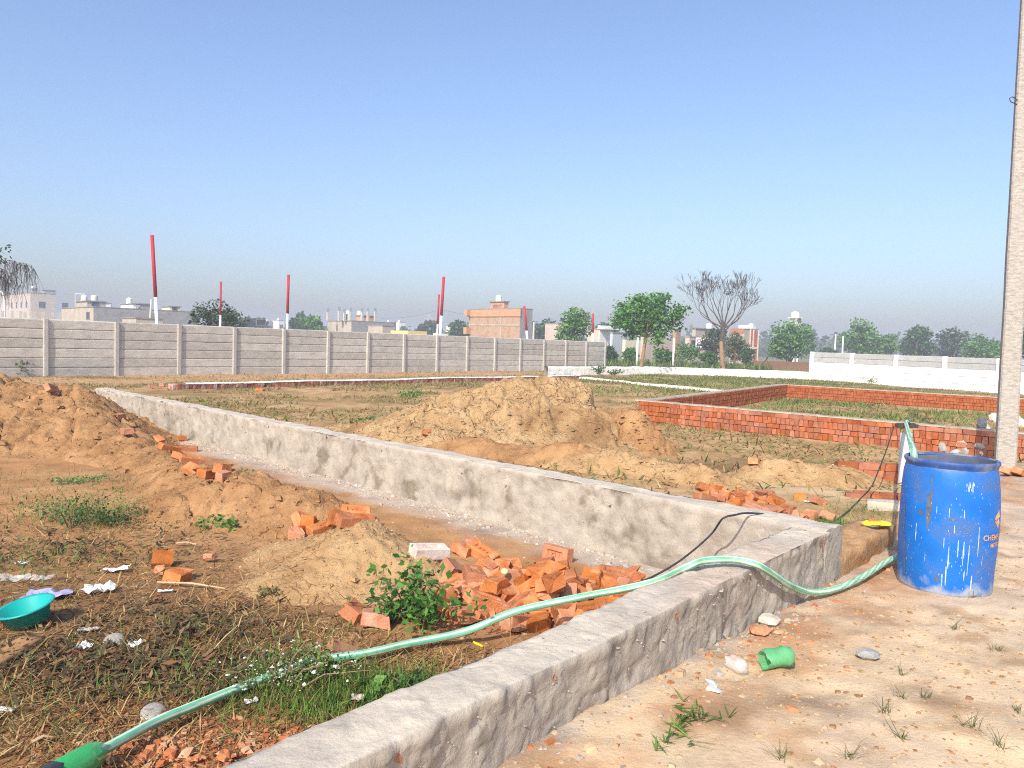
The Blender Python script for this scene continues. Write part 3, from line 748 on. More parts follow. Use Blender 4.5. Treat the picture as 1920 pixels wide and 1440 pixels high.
# tumbled bricks at the near end of the border
# ------------------------------------------------------------------ dry-laid brick enclosure
EO = np.array([2.58, 15.2]); EF = np.array([0.724, -0.690]); ES = np.array([0.53, 0.848])
encl = empty('brick_enclosure', (EO[0], EO[1], 0))
tag(encl, 'low red brick plot enclosure behind the blue drum and the grey pipe', 'enclosure')
COURSES = [('H', .078), ('R', .112), ('H', .078), ('R', .112), ('S', .08)]
SZ = {'S': 0.235, 'H': 0.118, 'R': 0.082}
var = {}
for kd in 'SHR':
    hh = {'S': .08, 'H': .078, 'R': .112}[kd]
    var[kd] = [brick_solid(SZ[kd] - 0.010, 0.06, hh - 0.009, 0.0045, 640 + 10 * ord(kd) + k).mesh('brick', 'wall_brick') for k in range(4)]
bricks = []   # (distance, kind, local x, local y, z, angle)
random.seed(77)
def brick_run(o, d, L, inward, out):
    az = math.atan2(d[1], d[0]); z = -0.03; nrm = np.array(inward)
    for ci, (kd, hh) in enumerate(COURSES):
        x = random.uniform(-0.05, 0.0)
        while x < L:
            kk = kd
            if random.random() < 0.12 and kd == 'H': kk = 'S'
            w = SZ[kk] * random.uniform(0.93, 1.05)
            p = o + d * (x + w / 2) - nrm * (0.095 + random.uniform(-.006, .008))
            out.append((float(np.hypot(p[0] + EO[0], p[1] + EO[1])), kk, p[0], p[1], z + random.uniform(-.003, .003), az + random.uniform(-.03, .03), w / SZ[kk]))
            x += w
        z += hh
F_L, S_L = 7.3, 11.6
nF = np.array([0.690, 0.724])     # away from the viewer, into the plot
brick_run(np.zeros(2), EF, F_L, nF, bricks)                                     # front, outer face
brick_run(np.array([0., 0.]) + EF * 0.1, ES, S_L, np.array([-0.848, 0.53]) , bricks)   # left side, inner face
brick_run(ES * S_L, EF, 10.5, nF, bricks)                                       # back, inner face
bricks.sort(key=lambda b: b[0])
rest = MB()
for i, (dd, kd, x, y, z, az, sc) in enumerate(bricks):
    if i < 300:
        o = link('brick', random.choice(var[kd]), encl, (x, y, z), az)
        o.scale = (sc, 1, 1)
    else:
        hh = {'S': .08, 'H': .078, 'R': .112}[kd]
        rest.box((x, y, z + hh / 2), (SZ[kd] * sc - 0.010, 0.06, hh - 0.009), az, 0.004)
o = rest.build('far_bricks', 'wall_brick', encl); o['kind'] = 'stuff'
def wall_bar(mb, o, d, L, th, z0, z1, off=0.0):
    az = math.atan2(d[1], d[0]); c = o + d * (L / 2)
    nx, ny = -math.sin(az), math.cos(az)
    mb.box((c[0] + nx * off, c[1] + ny * off, (z0 + z1) / 2), (L, th, z1 - z0), az)
core = MB(); wall_bar(core, np.zeros(2), EF, F_L, 0.20, -0.25, 0.425); wall_bar(core, ES * .12, ES, S_L - .2, 0.20, -0.25, 0.422); wall_bar(core, ES * S_L, EF, 10.5, 0.20, -0.25, 0.426)
core.build('mud_core', 'joint_mud', encl)
random.seed(5)
def coping(o, d, L, th, z):
    n = int(L / 0.12); az = math.atan2(d[1], d[0]); nx, ny = -math.sin(az), math.cos(az); mb = MB(); vs = []
    for i in range(n + 1):
        p = o + d * (L * i / n); a = th / 2 + random.uniform(-.02, .014); b = th / 2 + random.uniform(-.02, .014); t = z + 0.020 + random.uniform(-.004, .004)
        for q, zz in ((-a, z), (-a + .012, t), (b - .012, t), (b, z)):
            vs.append((p[0] + nx * q, p[1] + ny * q, zz))
    fs = []
    for i in range(n):
        for k in range(3): fs.append((4 * i + k, 4 * i + 4 + k, 4 * i + 5 + k, 4 * i + 1 + k))
    fs += [(0, 1, 2, 3), (4 * n, 4 * n + 1, 4 * n + 2, 4 * n + 3)]
    mb.add(vs, fs); return mb.build('mortar_cap', 'mortar', encl)
coping(np.zeros(2) - EF * .1, EF, F_L + .1, 0.245, 0.423); coping(ES * .14, ES, S_L - .3, 0.245, 0.421); coping(ES * S_L - EF * .1, EF, 10.6, 0.245, 0.424)

# ------------------------------------------------------------------ utility pole
p = GP(1884, 878)
pole = empty('utility_pole', p)
tag(pole, 'tall tapered concrete utility pole beside the blue drum at the right edge', 'pole')
mb = MB(); prof = []
nz = 40; Hp = 8.2; vs = []
for i in range(nz + 1):
    z = -0.4 + (Hp + 0.4) * i / nz; f = i / nz
    w = 0.232 - 0.075 * f; dd = 0.17 - 0.04 * f; b = 0.018
    dx = 0.006 * (float(vn(np.array([z * 1.5]), np.array([2.]), 5)[0]) - .5)
    for x, y in ((-w / 2 + b, -dd / 2), (w / 2 - b, -dd / 2), (w / 2, -dd / 2 + b), (w / 2, dd / 2 - b), (w / 2 - b, dd / 2), (-w / 2 + b, dd / 2), (-w / 2, dd / 2 - b), (-w / 2, -dd / 2 + b)):
        vs.append((x + dx, y + random.uniform(-.002, .002), z))
fs = [(8 * i + k, 8 * i + (k + 1) % 8, 8 * i + 8 + (k + 1) % 8, 8 * i + 8 + k) for i in range(nz) for k in range(8)] + [tuple(range(8 * nz, 8 * nz + 8))]
mb.add(vs, fs)
shaft = mb.build('shaft', 'pole_concrete', pole, rz=math.radians(-22))
shaft.rotation_euler = (0, math.radians(-0.55), math.radians(-22))
hk = at(1898, 186, p.y - 0.05) - p
mb = MB(); mb.tube([hk + Vector((0.10, 0.04, 0.0)), hk + Vector((0.0, 0, 0.03)), hk + Vector((-.035, 0, 0.01)), hk + Vector((-0.02, 0, -.03)), hk + Vector((0.09, .04, -0.05))], 0.006, 6)
mb.build('wire_hook', 'iron', pole)

# ------------------------------------------------------------------ borewell pipe
p = GP(1694, 908)
pipe = empty('well_pipe', p)
tag(pipe, 'grey plastic borewell pipe with iron clamp standing behind the blue drum', 'pipe')
Ht = at(1694, 800, p.y).z - p.z
mb = MB(); mb.lathe([(0.0625, -0.2), (0.0625, Ht - 0.03), (0.055, Ht - 0.03), (0.055, Ht - 0.2)], 28); mb.build('casing', 'pipe_grey', pipe, smooth=True)
mb = MB(); mb.lathe([(0.064, Ht - 0.06), (0.068, Ht - 0.055), (0.068, Ht - 0.02), (0.064, Ht - 0.015), (0.02, Ht - 0.012)], 28); mb.build('collar', 'brass', pipe)
mb = MB(); mb.box((0, 0, Ht + 0.008), (0.27, 0.05, 0.04), 0.25); mb.box((0, 0.03, Ht + .012), (0.25, 0.02, 0.05), 0.25); mb.build('clamp', 'iron', pipe)
mb = MB(); mb.tube([(0, 0, Ht - 0.05), (0, 0, Ht + 0.06), (0.02, -.01, Ht + 0.085)], 0.03, 12); mb.build('outlet', 'iron', pipe, smooth=True)

# ------------------------------------------------------------------ blue drum
def drum_mat():
    m = mat('drum_blue', [(0.004, 0.105, 0.40), (0.005, 0.135, 0.50), (0.008, 0.155, 0.54)], scale=5, rough=0.42, spec=0.4, bump=0.08, bscale=9, blotch=((0.07, 0.12, 0.26), 5.0, 0.50, 0.78))
    nt = m.node_tree; N = nt.nodes; L = nt.links.new
    b = N['Principled BSDF']; src = b.inputs['Base Color'].links[0].from_socket
    tc = N.new('ShaderNodeTexCoord'); sx = N.new('ShaderNodeSeparateXYZ'); L(tc.outputs['Object'], sx.inputs[0])
    nz = N.new('ShaderNodeTexNoise'); nz.inputs['Scale'].default_value = 14; nz.inputs['Detail'].default_value = 6; L(tc.outputs['Object'], nz.inputs['Vector'])
    def band(lo, hi):
        a = N.new('ShaderNodeMapRange'); a.inputs[1].default_value = lo; a.inputs[2].default_value = hi
        L(sx.outputs['Z'], a.inputs[0])
        q = N.new('ShaderNodeMath'); q.operation = 'MULTIPLY_ADD'; q.inputs[1].default_value = 1.6; q.inputs[2].default_value = -0.62; L(nz.outputs['Fac'], q.inputs[0])
        s = N.new('ShaderNodeMath'); s.operation = 'ADD'; L(a.outputs[0], s.inputs[0]); L(q.outputs[0], s.inputs[1])
        t = N.new('ShaderNodeMapRange'); t.inputs[1].default_value = 0.75; t.inputs[2].default_value = 1.15; L(s.outputs[0], t.inputs[0])
        return t.outputs[0]
    col = src
    for lo, hi, c, st in ((0.19, 0.0, (0.34, 0.36, 0.38), 0.85), (0.675, 0.735, (0.16, 0.17, 0.2), 0.8)):
        w = band(lo, hi)
        k = N.new('ShaderNodeMath'); k.operation = 'MULTIPLY'; k.inputs[1].default_value = st; L(w, k.inputs[0])
        mx = N.new('ShaderNodeMix'); mx.data_type = 'RGBA'; mx.inputs[7].default_value = (*c, 1); L(k.outputs[0], mx.inputs[0]); L(col, mx.inputs[6]); col = mx.outputs[2]
    # fine dry specks of cement
    vo = N.new('ShaderNodeTexVoronoi'); vo.inputs['Scale'].default_value = 95; L(tc.outputs['Object'], vo.inputs['Vector'])
    n2 = N.new('ShaderNodeTexNoise'); n2.inputs['Scale'].default_value = 5; L(tc.outputs['Object'], n2.inputs['Vector'])
    th = N.new('ShaderNodeMapRange'); th.inputs[1].default_value = 0.45; th.inputs[2].default_value = 0.75; th.inputs[3].default_value = 0.02; th.inputs[4].default_value = 0.17; L(n2.outputs['Fac'], th.inputs[0])
    lt = N.new('ShaderNodeMath'); lt.operation = 'LESS_THAN'; L(vo.outputs['Distance'], lt.inputs[0]); L(th.outputs[0], lt.inputs[1])
    k = N.new('ShaderNodeMath'); k.operation = 'MULTIPLY'; k.inputs[1].default_value = 0.55; L(lt.outputs[0], k.inputs[0])
    mx = N.new('ShaderNodeMix'); mx.data_type = 'RGBA'; mx.inputs[7].default_value = (0.55, 0.62, 0.7, 1); L(k.outputs[0], mx.inputs[0]); L(col, mx.inputs[6]); col = mx.outputs[2]
    L(col, b.inputs['Base Color'])
drum_mat()
mat('drum_inside', [(0.06, 0.075, 0.12), (0.13, 0.15, 0.2)], scale=7, rough=0.6)
mat('drum_rim', [(0.02, 0.07, 0.26), (0.05, 0.10, 0.28), (0.22, 0.23, 0.25)], scale=9, rough=0.5, ramp=(0.35, 0.65))
mat('drip', [(0.20, 0.33, 0.48), (0.58, 0.62, 0.64)], scale=20, rough=0.8)
mat('scuff', [(0.06, 0.085, 0.15), (0.14, 0.15, 0.17)], scale=30, rough=0.8)
mat('print_orange', [(0.55, 0.26, 0.10), (0.66, 0.36, 0.17)], scale=40, rough=0.7)
bp = G(1770, 1097, 0.105); bp.z = zg(bp.x, bp.y) - 0.005
drum = empty('plastic_drum', bp)
tag(drum, 'open blue plastic drum splashed with cement on the sandy ground', 'drum')
DH = 0.765
PROF = [(0.232, 0.0), (0.246, 0.006), (0.249, 0.02), (0.250, 0.05), (0.253, 0.12), (0.260, 0.26), (0.262, 0.38), (0.260, 0.50), (0.255, 0.60), (0.247, 0.68), (0.241, 0.710), (0.238, 0.722)]
def rad(z): return float(np.interp(z, [q[1] for q in PROF], [q[0] for q in PROF]))
dent = lambda a, z: 0.004 * math.sin(2 * a + 0.6) + 0.0025 * math.sin(5 * a + z * 9)
mb = MB(); mb.lathe(PROF, 72, wob=dent); mb.f.append(tuple(range(72))[::-1]); mb.build('body', 'drum_blue', drum, smooth=True)
mb = MB(); mb.lathe([(0.238, 0.720), (0.243, 0.732), (0.249, 0.742), (0.251, 0.752), (0.249, 0.760), (0.243, 0.765), (0.236, 0.763), (0.231, 0.752)], 72, wob=lambda a, z: 0.004 * math.sin(2 * a + .6)); mb.build('rim', 'drum_rim', drum, smooth=True)
mb = MB(); mb.lathe([(0.232, 0.757), (0.230, 0.71), (0.243, 0.6), (0.25, 0.35), (0.24, 0.05), (0.0, 0.04)], 72); mb.build('inner_wall', 'drum_inside', drum, smooth=True)
# water-line sludge disc inside
face = math.atan2(-bp.y, -bp.x)      # bearing of the viewer seen from the drum
random.seed(21)
mb = MB()
def drip(a, z0, ln, w):
    n = 7; vs = []
    for i in range(n + 1):
        f = i / n; z = z0 - ln * f
        ww = w * (0.55 + 0.5 * math.sin(f * 2.6 + 0.3)) * random.uniform(.6, 1.25) * (0.5 if f > .93 else 1) * .6
        r = rad(z) + 0.0016 + dent(a, z)
        for s_ in (-1, 1):
            vs.append((r * math.cos(a + s_ * ww / r / 2), r * math.sin(a + s_ * ww / r / 2), z))
    mb.add(vs, [(2 * i, 2 * i + 1, 2 * i + 3, 2 * i + 2) for i in range(n)])
for da, z0, ln, w in ((-.62, .40, .10, .008), (-.22, .52, .05, .006), (0.02, .50, .06, .006), (.13, .42, .05, .008), (.05, .30, .13, .009), (.22, .33, .10, .010), (.33, .33, .14, .011), (.44, .30, .13, .008), (.63, .42, .17, .008), (.30, .50, .05, .006), (-.05, .33, .06, .006),
                          (.02, .17, .11, .012), (-.05, .14, .07, .009), (.38, .16, .06, .010), (.55, .13, .09, .013), (.44, .18, .05, .006), (.75, .26, .06, .006), (-.4, .24, .05, .005)):
    drip(face + da, z0 + random.uniform(-.01, .01), ln, w)
for _ in range(120):
    drip(face + random.uniform(-1.2, 1.2), random.uniform(0.05, 0.66), random.uniform(0.004, 0.014), random.uniform(0.002, 0.005))
for _ in range(12):
    drip(face + 0.42 + random.uniform(-.10, .10), random.uniform(0.625, 0.665), random.uniform(0.012, 0.03), random.uniform(0.005, 0.012))
keep_ = mb; mb = MB(); random.seed(5)
for da, z0, ln, w in ((-.38, .575, .20, .030), (-.36, .69, .07, .012), (-.34, .62, .10, .010), (.10, .455, .012, .05), (-.55, .47, .02, .04), (-.15, .11, .03, .03), (-.95, .30, .24, .02), (-1.0, .5, .2, .02)):
    drip(face + da, z0, ln, w * 1.4)
mb.build('scuff_marks', 'scuff', drum)['kind'] = 'stuff'; mb = keep_
o = mb.build('cement_drips', 'drip', drum); o['kind'] = 'stuff'
def text_mesh(txt, size, bold=0.0):
    cu = bpy.data.curves.new('t', 'FONT'); cu.body = txt; cu.size = size; cu.offset = bold; cu.resolution_u = 2
    ob = bpy.data.objects.new('t', cu); COL.objects.link(ob)
    bpy.context.view_layer.update()
    me = bpy.data.meshes.new_from_object(ob.evaluated_get(bpy.context.evaluated_depsgraph_get()))
    bpy.data.objects.remove(ob)
    return me
def wrap(me, a0, z0):
    for v in me.vertices:
        z = z0 + v.co.y; r = rad(z) + 0.0018 + dent(a0, z); a = a0 + v.co.x / r
        v.co = (r * math.cos(a), r * math.sin(a), z)
    return me
for txt, size, da, z in (('CHEMPLAST', 0.044, 0.74, 0.335), ('METTUR', 0.033, 0.98, 0.292)):
    m_ = wrap(text_mesh(txt, size, 0.0008), face + da, z); m_.name = 'lettering'; m_.materials.append(MATS['print_orange'])
    link('lettering', m_, drum)
mb = MB()
for (u0, v0, pts) in ((0, 0, [(0, .02), (.05, .075), (.10, .02), (.08, 0.01), (.05, .045), (.02, .01)]), (0, 0, [(.0, .01), (.02, -.01), (.05, .02), (.08, -.01), (.10, .01), (.05, -.035)])):
    vs = []
    for u, v in pts:
        z = 0.43 + v; r = rad(z) + .002 + dent(face + 1.1, z); a = face + 1.10 + u / r; vs.append((r * math.cos(a), r * math.sin(a), z))
    n = len(vs); c = tuple(sum(q[k] for q in vs) / n for k in range(3)); rr = math.hypot(c[0], c[1]); R0 = rad(c[2]) + .003; vs.append((c[0] / rr * R0, c[1] / rr * R0, c[2]))
    mb.add(vs, [(n, i, (i + 1) % n) for i in range(n)])
mb.build('emblem', 'print_orange', drum)

# ------------------------------------------------------------------ hoses and cable
def smooth_path(P, step=0.03):
    P = [Vector(p) for p in P]; out = []
    for i in range(len(P) - 1):
        p0, p1, p2, p3 = P[max(i - 1, 0)], P[i], P[i + 1], P[min(i + 2, len(P) - 1)]
        n = max(2, int((p2 - p1).length / step))
        for k in range(n):
            t = k / n
            out.append(0.5 * ((2 * p1) + (p2 - p0) * t + (2 * p0 - 5 * p1 + 4 * p2 - p3) * t * t + (3 * p1 - p0 - 3 * p2 + p3) * t ** 3))
    out.append(P[-1]); return out
def hose(name, P, r, label, cat, twist=lambda s: 0.0, flat=None):
    path = smooth_path(P); n = 28; mb = MB(); o0 = path[0].copy(); o0.z = 0
    mb.tube([q - o0 for q in path], r, n)
    cols = np.zeros((len(mb.v), 3)); s = 0
    for i in range(len(path)):
        if i: s += (path[i] - path[i - 1]).length
        for k in range(n):
            a = (2 * math.pi * k / n + twist(s)) % (2 * math.pi); q = a / (2 * math.pi) * 5 % 1
            c = (0.13, 0.44, 0.30) if q < 0.6 else (0.62, 0.72, 0.50)
            if 0.2 < q < 0.35: c = (0.20, 0.52, 0.37)
            cols[i * n + k] = c
    o = mb.build(name, 'hose', None, o0, smooth=True, cols=cols)
    return tag(o, label, cat)
HP = [(1745, 1030, .17), (1700, 1036, .17), (1660, 1055, .16), (1610, 1086, .145), (1560, 1106, .15), (1518, 1109, .165), (1478, 1096, .22), (1443, 1073, .33), (1412, 1056, .455), (1372, 1049, .462), (1322, 1051, .462), (1292, 1061, .45), (1240, 1086, .34), (1180, 1102, .28), (1100, 1117, .24), (1000, 1138, .19), (950, 1152, .15), (900, 1174, .10), (850, 1190, .06), (760, 1208, .045), (690, 1224, .045), (600, 1238, .045), (520, 1264, .045), (440, 1293, .05), (360, 1325, .06), (290, 1354, .07), (230, 1386, .08), (185, 1410, .08)]
def onw(px, py, s):
    d = ray(px, py); t = (s + float(NA @ NN)) / (d[0] * NN[0] + d[1] * NN[1]); return Vector((d[0] * t, d[1] * t, EYE + d[2] * t))
HPW = [G(*q) for q in HP]
HPW[5] = onw(1518, 1110, .055); HPW[6] = onw(1478, 1096, .05); HPW[7] = onw(1443, 1073, .04); HPW[8] = onw(1412, 1056, .015)
hose('garden_hose', HPW, 0.0178, 'long pale green striped hose lying over the plastered wall and across the weeds', 'hose', lambda s: (9.0 * min(s, 1.3)) + 0.8 * math.sin(s * 1.1))
t0 = pipe.location + Vector((0.02, -.01, Ht + 0.07))
q1 = at(1699, 792, t0.y - .15); q2 = at(1706, 822, 6.4)
hose('filling_hose', [t0, q1, at(1702, 806, 7.3), at(1706, 824, 6.2), at(1712, 843, bp.y + .235), bp + Vector((-0.15, 0.12, 0.70)), bp + Vector((-0.13, 0.08, 0.45))], 0.020, 'short pale green hose from the grey pipe into the blue drum', 'hose', lambda s: 0.3 * s)
CP = [at(1676, 800, pipe.location.y - .03), at(1664, 838, 8.0), at(1650, 875, 7.75), at(1634, 912, 7.4), GP(1612, 940) + Vector((0, 0, .02)), GP(1585, 966) + Vector((0, 0, .02)), GP(1556, 985) + Vector((0, 0, .02)), G(1500, 985, .25), G(1440, 966, .42), G(1400, 962, .455), G(1376, 966, .46), G(1355, 972, .445), at(1335, 1000, 4.72), at(1300, 1032, 4.62), at(1262, 1060, 4.52), at(1218, 1084, 4.45), at(1190, 1094, 4.4)]
path = smooth_path(CP, 0.04); o0 = path[0].copy(); o0.z = 0
mb = MB(); mb.tube([q - o0 for q in path], 0.0062, 8)
tag(mb.build('power_cable', 'rubber', None, o0, smooth=True), 'thin black cable from the grey pipe over the plastered wall into the bricks', 'cable')

# ------------------------------------------------------------------ loose bricks
def bat_mesh(seed, L, Wd=0.108, H=0.072, m='brick', ragged=0.02):
    rs = random.Random(seed); mb = MB(); c = 0.007
    sec = [(-Wd / 2 + c, -H / 2), (Wd / 2 - c, -H / 2), (Wd / 2, -H / 2 + c), (Wd / 2, H / 2 - c), (Wd / 2 - c, H / 2), (-Wd / 2 + c, H / 2), (-Wd / 2, H / 2 - c), (-Wd / 2, -H / 2 + c)]
    rings = [-L / 2, -L / 2 + L * .35, L / 2 - L * .25, L / 2]; vs = []
    for i, x in enumerate(rings):
        for (y, z) in sec:
            e = ragged if i == 3 else (0.003 if i else 0.004)
            sl = 0.3 * y * rs.choice((-1, 1)) if i == 3 else 0
            vs.append((x + rs.uniform(-e, e) + sl * .5, y + rs.uniform(-.004, .004) * (2 if i == 3 else 1), z + rs.uniform(-.004, .004) * (2 if i == 3 else 1)))
    vs.append((-L / 2 - .002, 0, 0)); vs.append((L / 2 + rs.uniform(-.02, .02), 0, rs.uniform(-.01, .01)))
    fs = [(8 * i + k, 8 * i + 8 + k, 8 * i + 8 + (k + 1) % 8, 8 * i + (k + 1) % 8) for i in range(3) for k in range(8)]
    fs += [(32, k, (k + 1) % 8) for k in range(8)] + [(33, 24 + (k + 1) % 8, 24 + k) for k in range(8)]
    mb.add(vs, fs)
    return mb.mesh('brick', m)
def frog_mesh(m='brick', L=0.225, Wd=0.108, H=0.072, seed=0):
    rs = random.Random(seed); mb = MB(); j = lambda: rs.uniform(-.003, .003)
    l, w, h = L / 2, Wd / 2, H / 2; a, b = l * .62, w * .48
    ring = lambda x, y, z: [(-x + j(), -y + j(), z), (x + j(), -y + j(), z), (x + j(), y + j(), z), (-x + j(), y + j(), z)]
    vs = ring(l - .005, w - .005, -h) + ring(l, w, -h + .006) + ring(l, w, h - .006) + ring(l - .006, w - .006, h) + ring(a, b, h) + ring(a * .88, b * .75, h - .014)
    fs = [(3, 2, 1, 0)]
    for r in range(5):
        for k in range(4):
            fs.append((4 * r + k, 4 * r + (k + 1) % 4, 4 * r + 4 + (k + 1) % 4, 4 * r + 4 + k))
    fs.append((20, 21, 22, 23))
    # raised letter bars pressed in the frog
    mb.add(vs, fs)
    for x in (-a * .45, 0, a * .45):
        mb.box((x, 0, h - .011), (0.007, b * .9, 0.008))
    mb.box((-a * .2, b * .3, h - .011), (a * .4, 0.006, 0.008))
    return mb.mesh('brick', m)
BATS = [bat_mesh(700 + k, random.choice((0.085, 0.10, 0.115, 0.13, 0.15)), ragged=random.uniform(.012, .03)) for k in range(10)]
FULL = [frog_mesh(seed=720 + k) for k in range(3)]
WHITE_BRICK = frog_mesh('brick_white', seed=730)
CHIP = [bat_mesh(740 + k, 0.06, 0.055, 0.035, ragged=.02) for k in range(4)]
HM = {}
def stack_z(x, y, rad_, h):
    """resting height over what already lies there"""
    c = 0.03; i0, j0 = int(round(x / c)), int(round(y / c)); n = max(1, int(rad_ / c)); z = zg(x, y)
    cells = [(i, j) for i in range(i0 - n, i0 + n + 1) for j in range(j0 - n, j0 + n + 1)]
    hs = sorted(HM.get(q, z) for q in cells)
    base = hs[int(len(hs) * 0.62)]
    for q in cells: HM[q] = max(HM.get(q, -9), base + h * 0.66)
    return base
def heap_raise(x, y, rad_, z):
    c = 0.03; n = int(rad_ / c); i0, j0 = int(x / c), int(y / c)
    for i in range(i0 - n, i0 + n + 1):
        for j in range(j0 - n, j0 + n + 1): HM[(i, j)] = max(HM.get((i, j), -9), z)
def put_brick(x, y, me, label, group, rot=None, lift=0.0, name='brick', z=None, hh=0.036, rad_=0.045):
    base = stack_z(x, y, rad_, 0.07) if z is None else z
    o = link(name, me, None, (x, y, base + hh + lift))
    o.rotation_euler = rot if rot else (random.gauss(0, .26), random.gauss(0, .26), random.uniform(0, 6.28))
    return tag(o, label, 'brick', group)
random.seed(41)
hl = 'broken orange brick lying in the big heap at the inside corner of the plastered wall'
# heap outline: points along its length, with spread
axis_pts = [(895, 1075, .20), (905, 1110, .2), (950, 1110, .22), (990, 1070, .16), (1005, 1110, .2), (1035, 1130, .2), (1075, 1120, .18), (1110, 1105, .16), (1150, 1085, .14), (1185, 1080, .12), (900, 1150, .16), (965, 1150, .14), (1040, 1150, .12), (870, 1110, .10)]
for i in range(104):
    px, py, sp = random.choice(axis_pts)
    p = G(px, py, 0.04)
    x, y = p.x + random.gauss(0, sp * .85), p.y + random.gauss(0, sp * .72)
    if s_far(x, y) > -0.10 or s_out(x, y) > -0.33: continue
    me_ = random.choice(BATS) if random.random() < .86 else random.choice(FULL)
    o = put_brick(x, y, me_, hl, 'bricks in the corner heap')
    zone = ('beside the leafy weed', 'left third', 'left of its middle', 'dead centre', 'right of its middle', 'right third', 'right end near the wall corner')[min(6, max(0, int((x + .35) / .19)))]
    lay = 'lying on top' if o.location.z > .16 else ('back rim' if s_far(x, y) > -.55 else ('front rim by the hose' if s_out(x, y) > -.62 else 'low down'))
    o['label'] = ('whole' if me_ in FULL else 'broken') + ' brick of the corner heap, ' + zone + ', ' + lay
uniq = [(1045, 1050, 0, 'lone orange brick standing on end against the long plastered wall', (1.45, 0.0, -.75), 'F'),
        (805, 1043, .10, 'whitish mortar-caked brick lying on the small pale soil heap', (.15, .1, .55), 'W'),
        (848, 1078, .02, 'square-ended orange brick half standing below the whitish brick', (.5, .4, .9), 'B'),
        (870, 1040, .03, 'orange brick leaning under the frogged brick beside the whitish one', (.2, -.3, 2.6), 'B'),
        (882, 1025, .05, 'flat orange brick at the back of the trio near the long wall', (.1, .2, .2), 'B'),
        (905, 1045, .03, 'orange frogged brick sloping towards the corner heap', (.15, .35, -.6), 'F'),
        (553, 1008, .05, 'first brick of the loose row at the soil heap, squarish end', (.2, .2, .4), 'B'),
        (562, 985, .08, 'upright broken brick at the left end of the loose row', (.9, .3, 1.2), 'B'),
        (577, 992, .08, 'small broken brick wedged in the loose row', (.6, .2, .3), 'B'),
        (606, 998, .07, 'whole frogged brick lying in the loose row by the soil heap', (.1, -.15, .75), 'F'),
        (632, 985, .10, 'rounded broken brick standing in the loose row', (1.2, .3, .5), 'B'),
        (650, 985, .09, 'long broken brick near the right end of the loose row', (.1, .1, .6), 'B'),
        (667, 968, .14, 'stamped brick on top at the right end of the loose row', (.4, .1, .2), 'F'),
        (690, 973, .11, 'thin broken brick at the far right of the loose row', (.1, .3, .4), 'B'),
        (665, 1163, 0, 'squat broken brick left of the leafy weed', None, 'B'),
        (697, 1160, 0, 'small orange brick piece touching the leafy weed', None, 'C'),
        (702, 1175, 0, 'orange brick piece in front of the leafy weed', None, 'B'),
        (870, 1168, 0, 'rounded orange brick right beside the hose under the leafy weed', None, 'B'),
        (790, 1165, .02, 'reddish brick sliver leaning in the leafy weed', (1.2, .2, 1.), 'C'),
        (640, 1242, .01, 'pointed orange brick piece just below the hose', (.4, .5, .4), 'B'),
        (360, 868, .03, 'large brick in the scatter along the foot of the long wall', (.2, .2, .6), 'F'),
        (318, 845, .0, 'brick highest up the scatter along the long wall', (.2, .3, .9), 'F'),
        (353, 846, .0, 'single brick nearest the long wall in the scatter', (.1, .1, .3), 'F'),
        (298, 832, .0, 'small far brick in the scatter by the brown soil heap', None, 'B'),
        (340, 827, .0, 'small dark brick touching the foot of the long wall', None, 'B'),
        (238, 815, .05, 'flat brick on the soil slope left of the scatter', None, 'F'),
        (358, 888, .02, 'broken brick below the large brick of the scatter', None, 'B'),
        (397, 895, .0, 'left brick of the pile by the green sprig', None, 'F'),
        (420, 900, .0, 'front brick of the pile by the green sprig', (.1, .2, -.5), 'B'),
        (418, 888, .04, 'topmost brick of the pile by the green sprig', None, 'B'),
        (335, 862, .06, 'tilted brick between the large brick and the wall', None, 'B'),
        (222, 787, .03, 'red brick at the foot of the far wall end', None, 'B'),
        (97, 735, .25, 'red brick on the crest of the brown soil heap', None, 'F'),
        (333, 1090, 0, 'dull brown brick lying in the dry grass', (.2, .1, 1.4), 'B'),
        (302, 1062, 0, 'half brick standing in the dry grass above two others', (.7, .1, .4), 'B'),
        (300, 1080, 0, 'flat stone-like brick piece in the dry grass', None, 'C'),
        (395, 1055, 0, 'tan brick piece alone on the bare soil', None, 'C'),
        (380, 830, .0, 'broken brick at the right rim of the scatter', None, 'C')]
for px, py, lift, lab, rot, kd in uniq:
    p = hit(px, py); lift = 0.0 if rot and abs(rot[0]) < .5 else .012
    put_brick(p.x, p.y, {'F': FULL[0], 'W': WHITE_BRICK, 'B': random.choice(BATS), 'C': random.choice(CHIP)}[kd], lab, 'loose bricks', rot, lift, z=p.z, hh=0.03)
random.seed(43)
pl = 'broken orange brick in the pile just behind the long plastered wall'
for i in range(34):
    px, py = random.choice([(1325, 935), (1350, 935), (1390, 945), (1420, 958), (1445, 962), (1470, 965), (1405, 950), (1430, 945)])
    p = G(px + random.gauss(0, 9), py + random.gauss(0, 5), 0.03)
    o = put_brick(p.x, p.y, random.choice(BATS) if random.random() < .8 else FULL[1], pl, 'bricks in the pile behind the wall')
    o['label'] = 'orange brick in the pile behind the wall, ' + ('left end', 'left middle', 'right middle', 'right end')[min(3, max(0, int((px - 1310) / 42)))] + (', on top' if o.location.z > .11 else ', at the bottom')
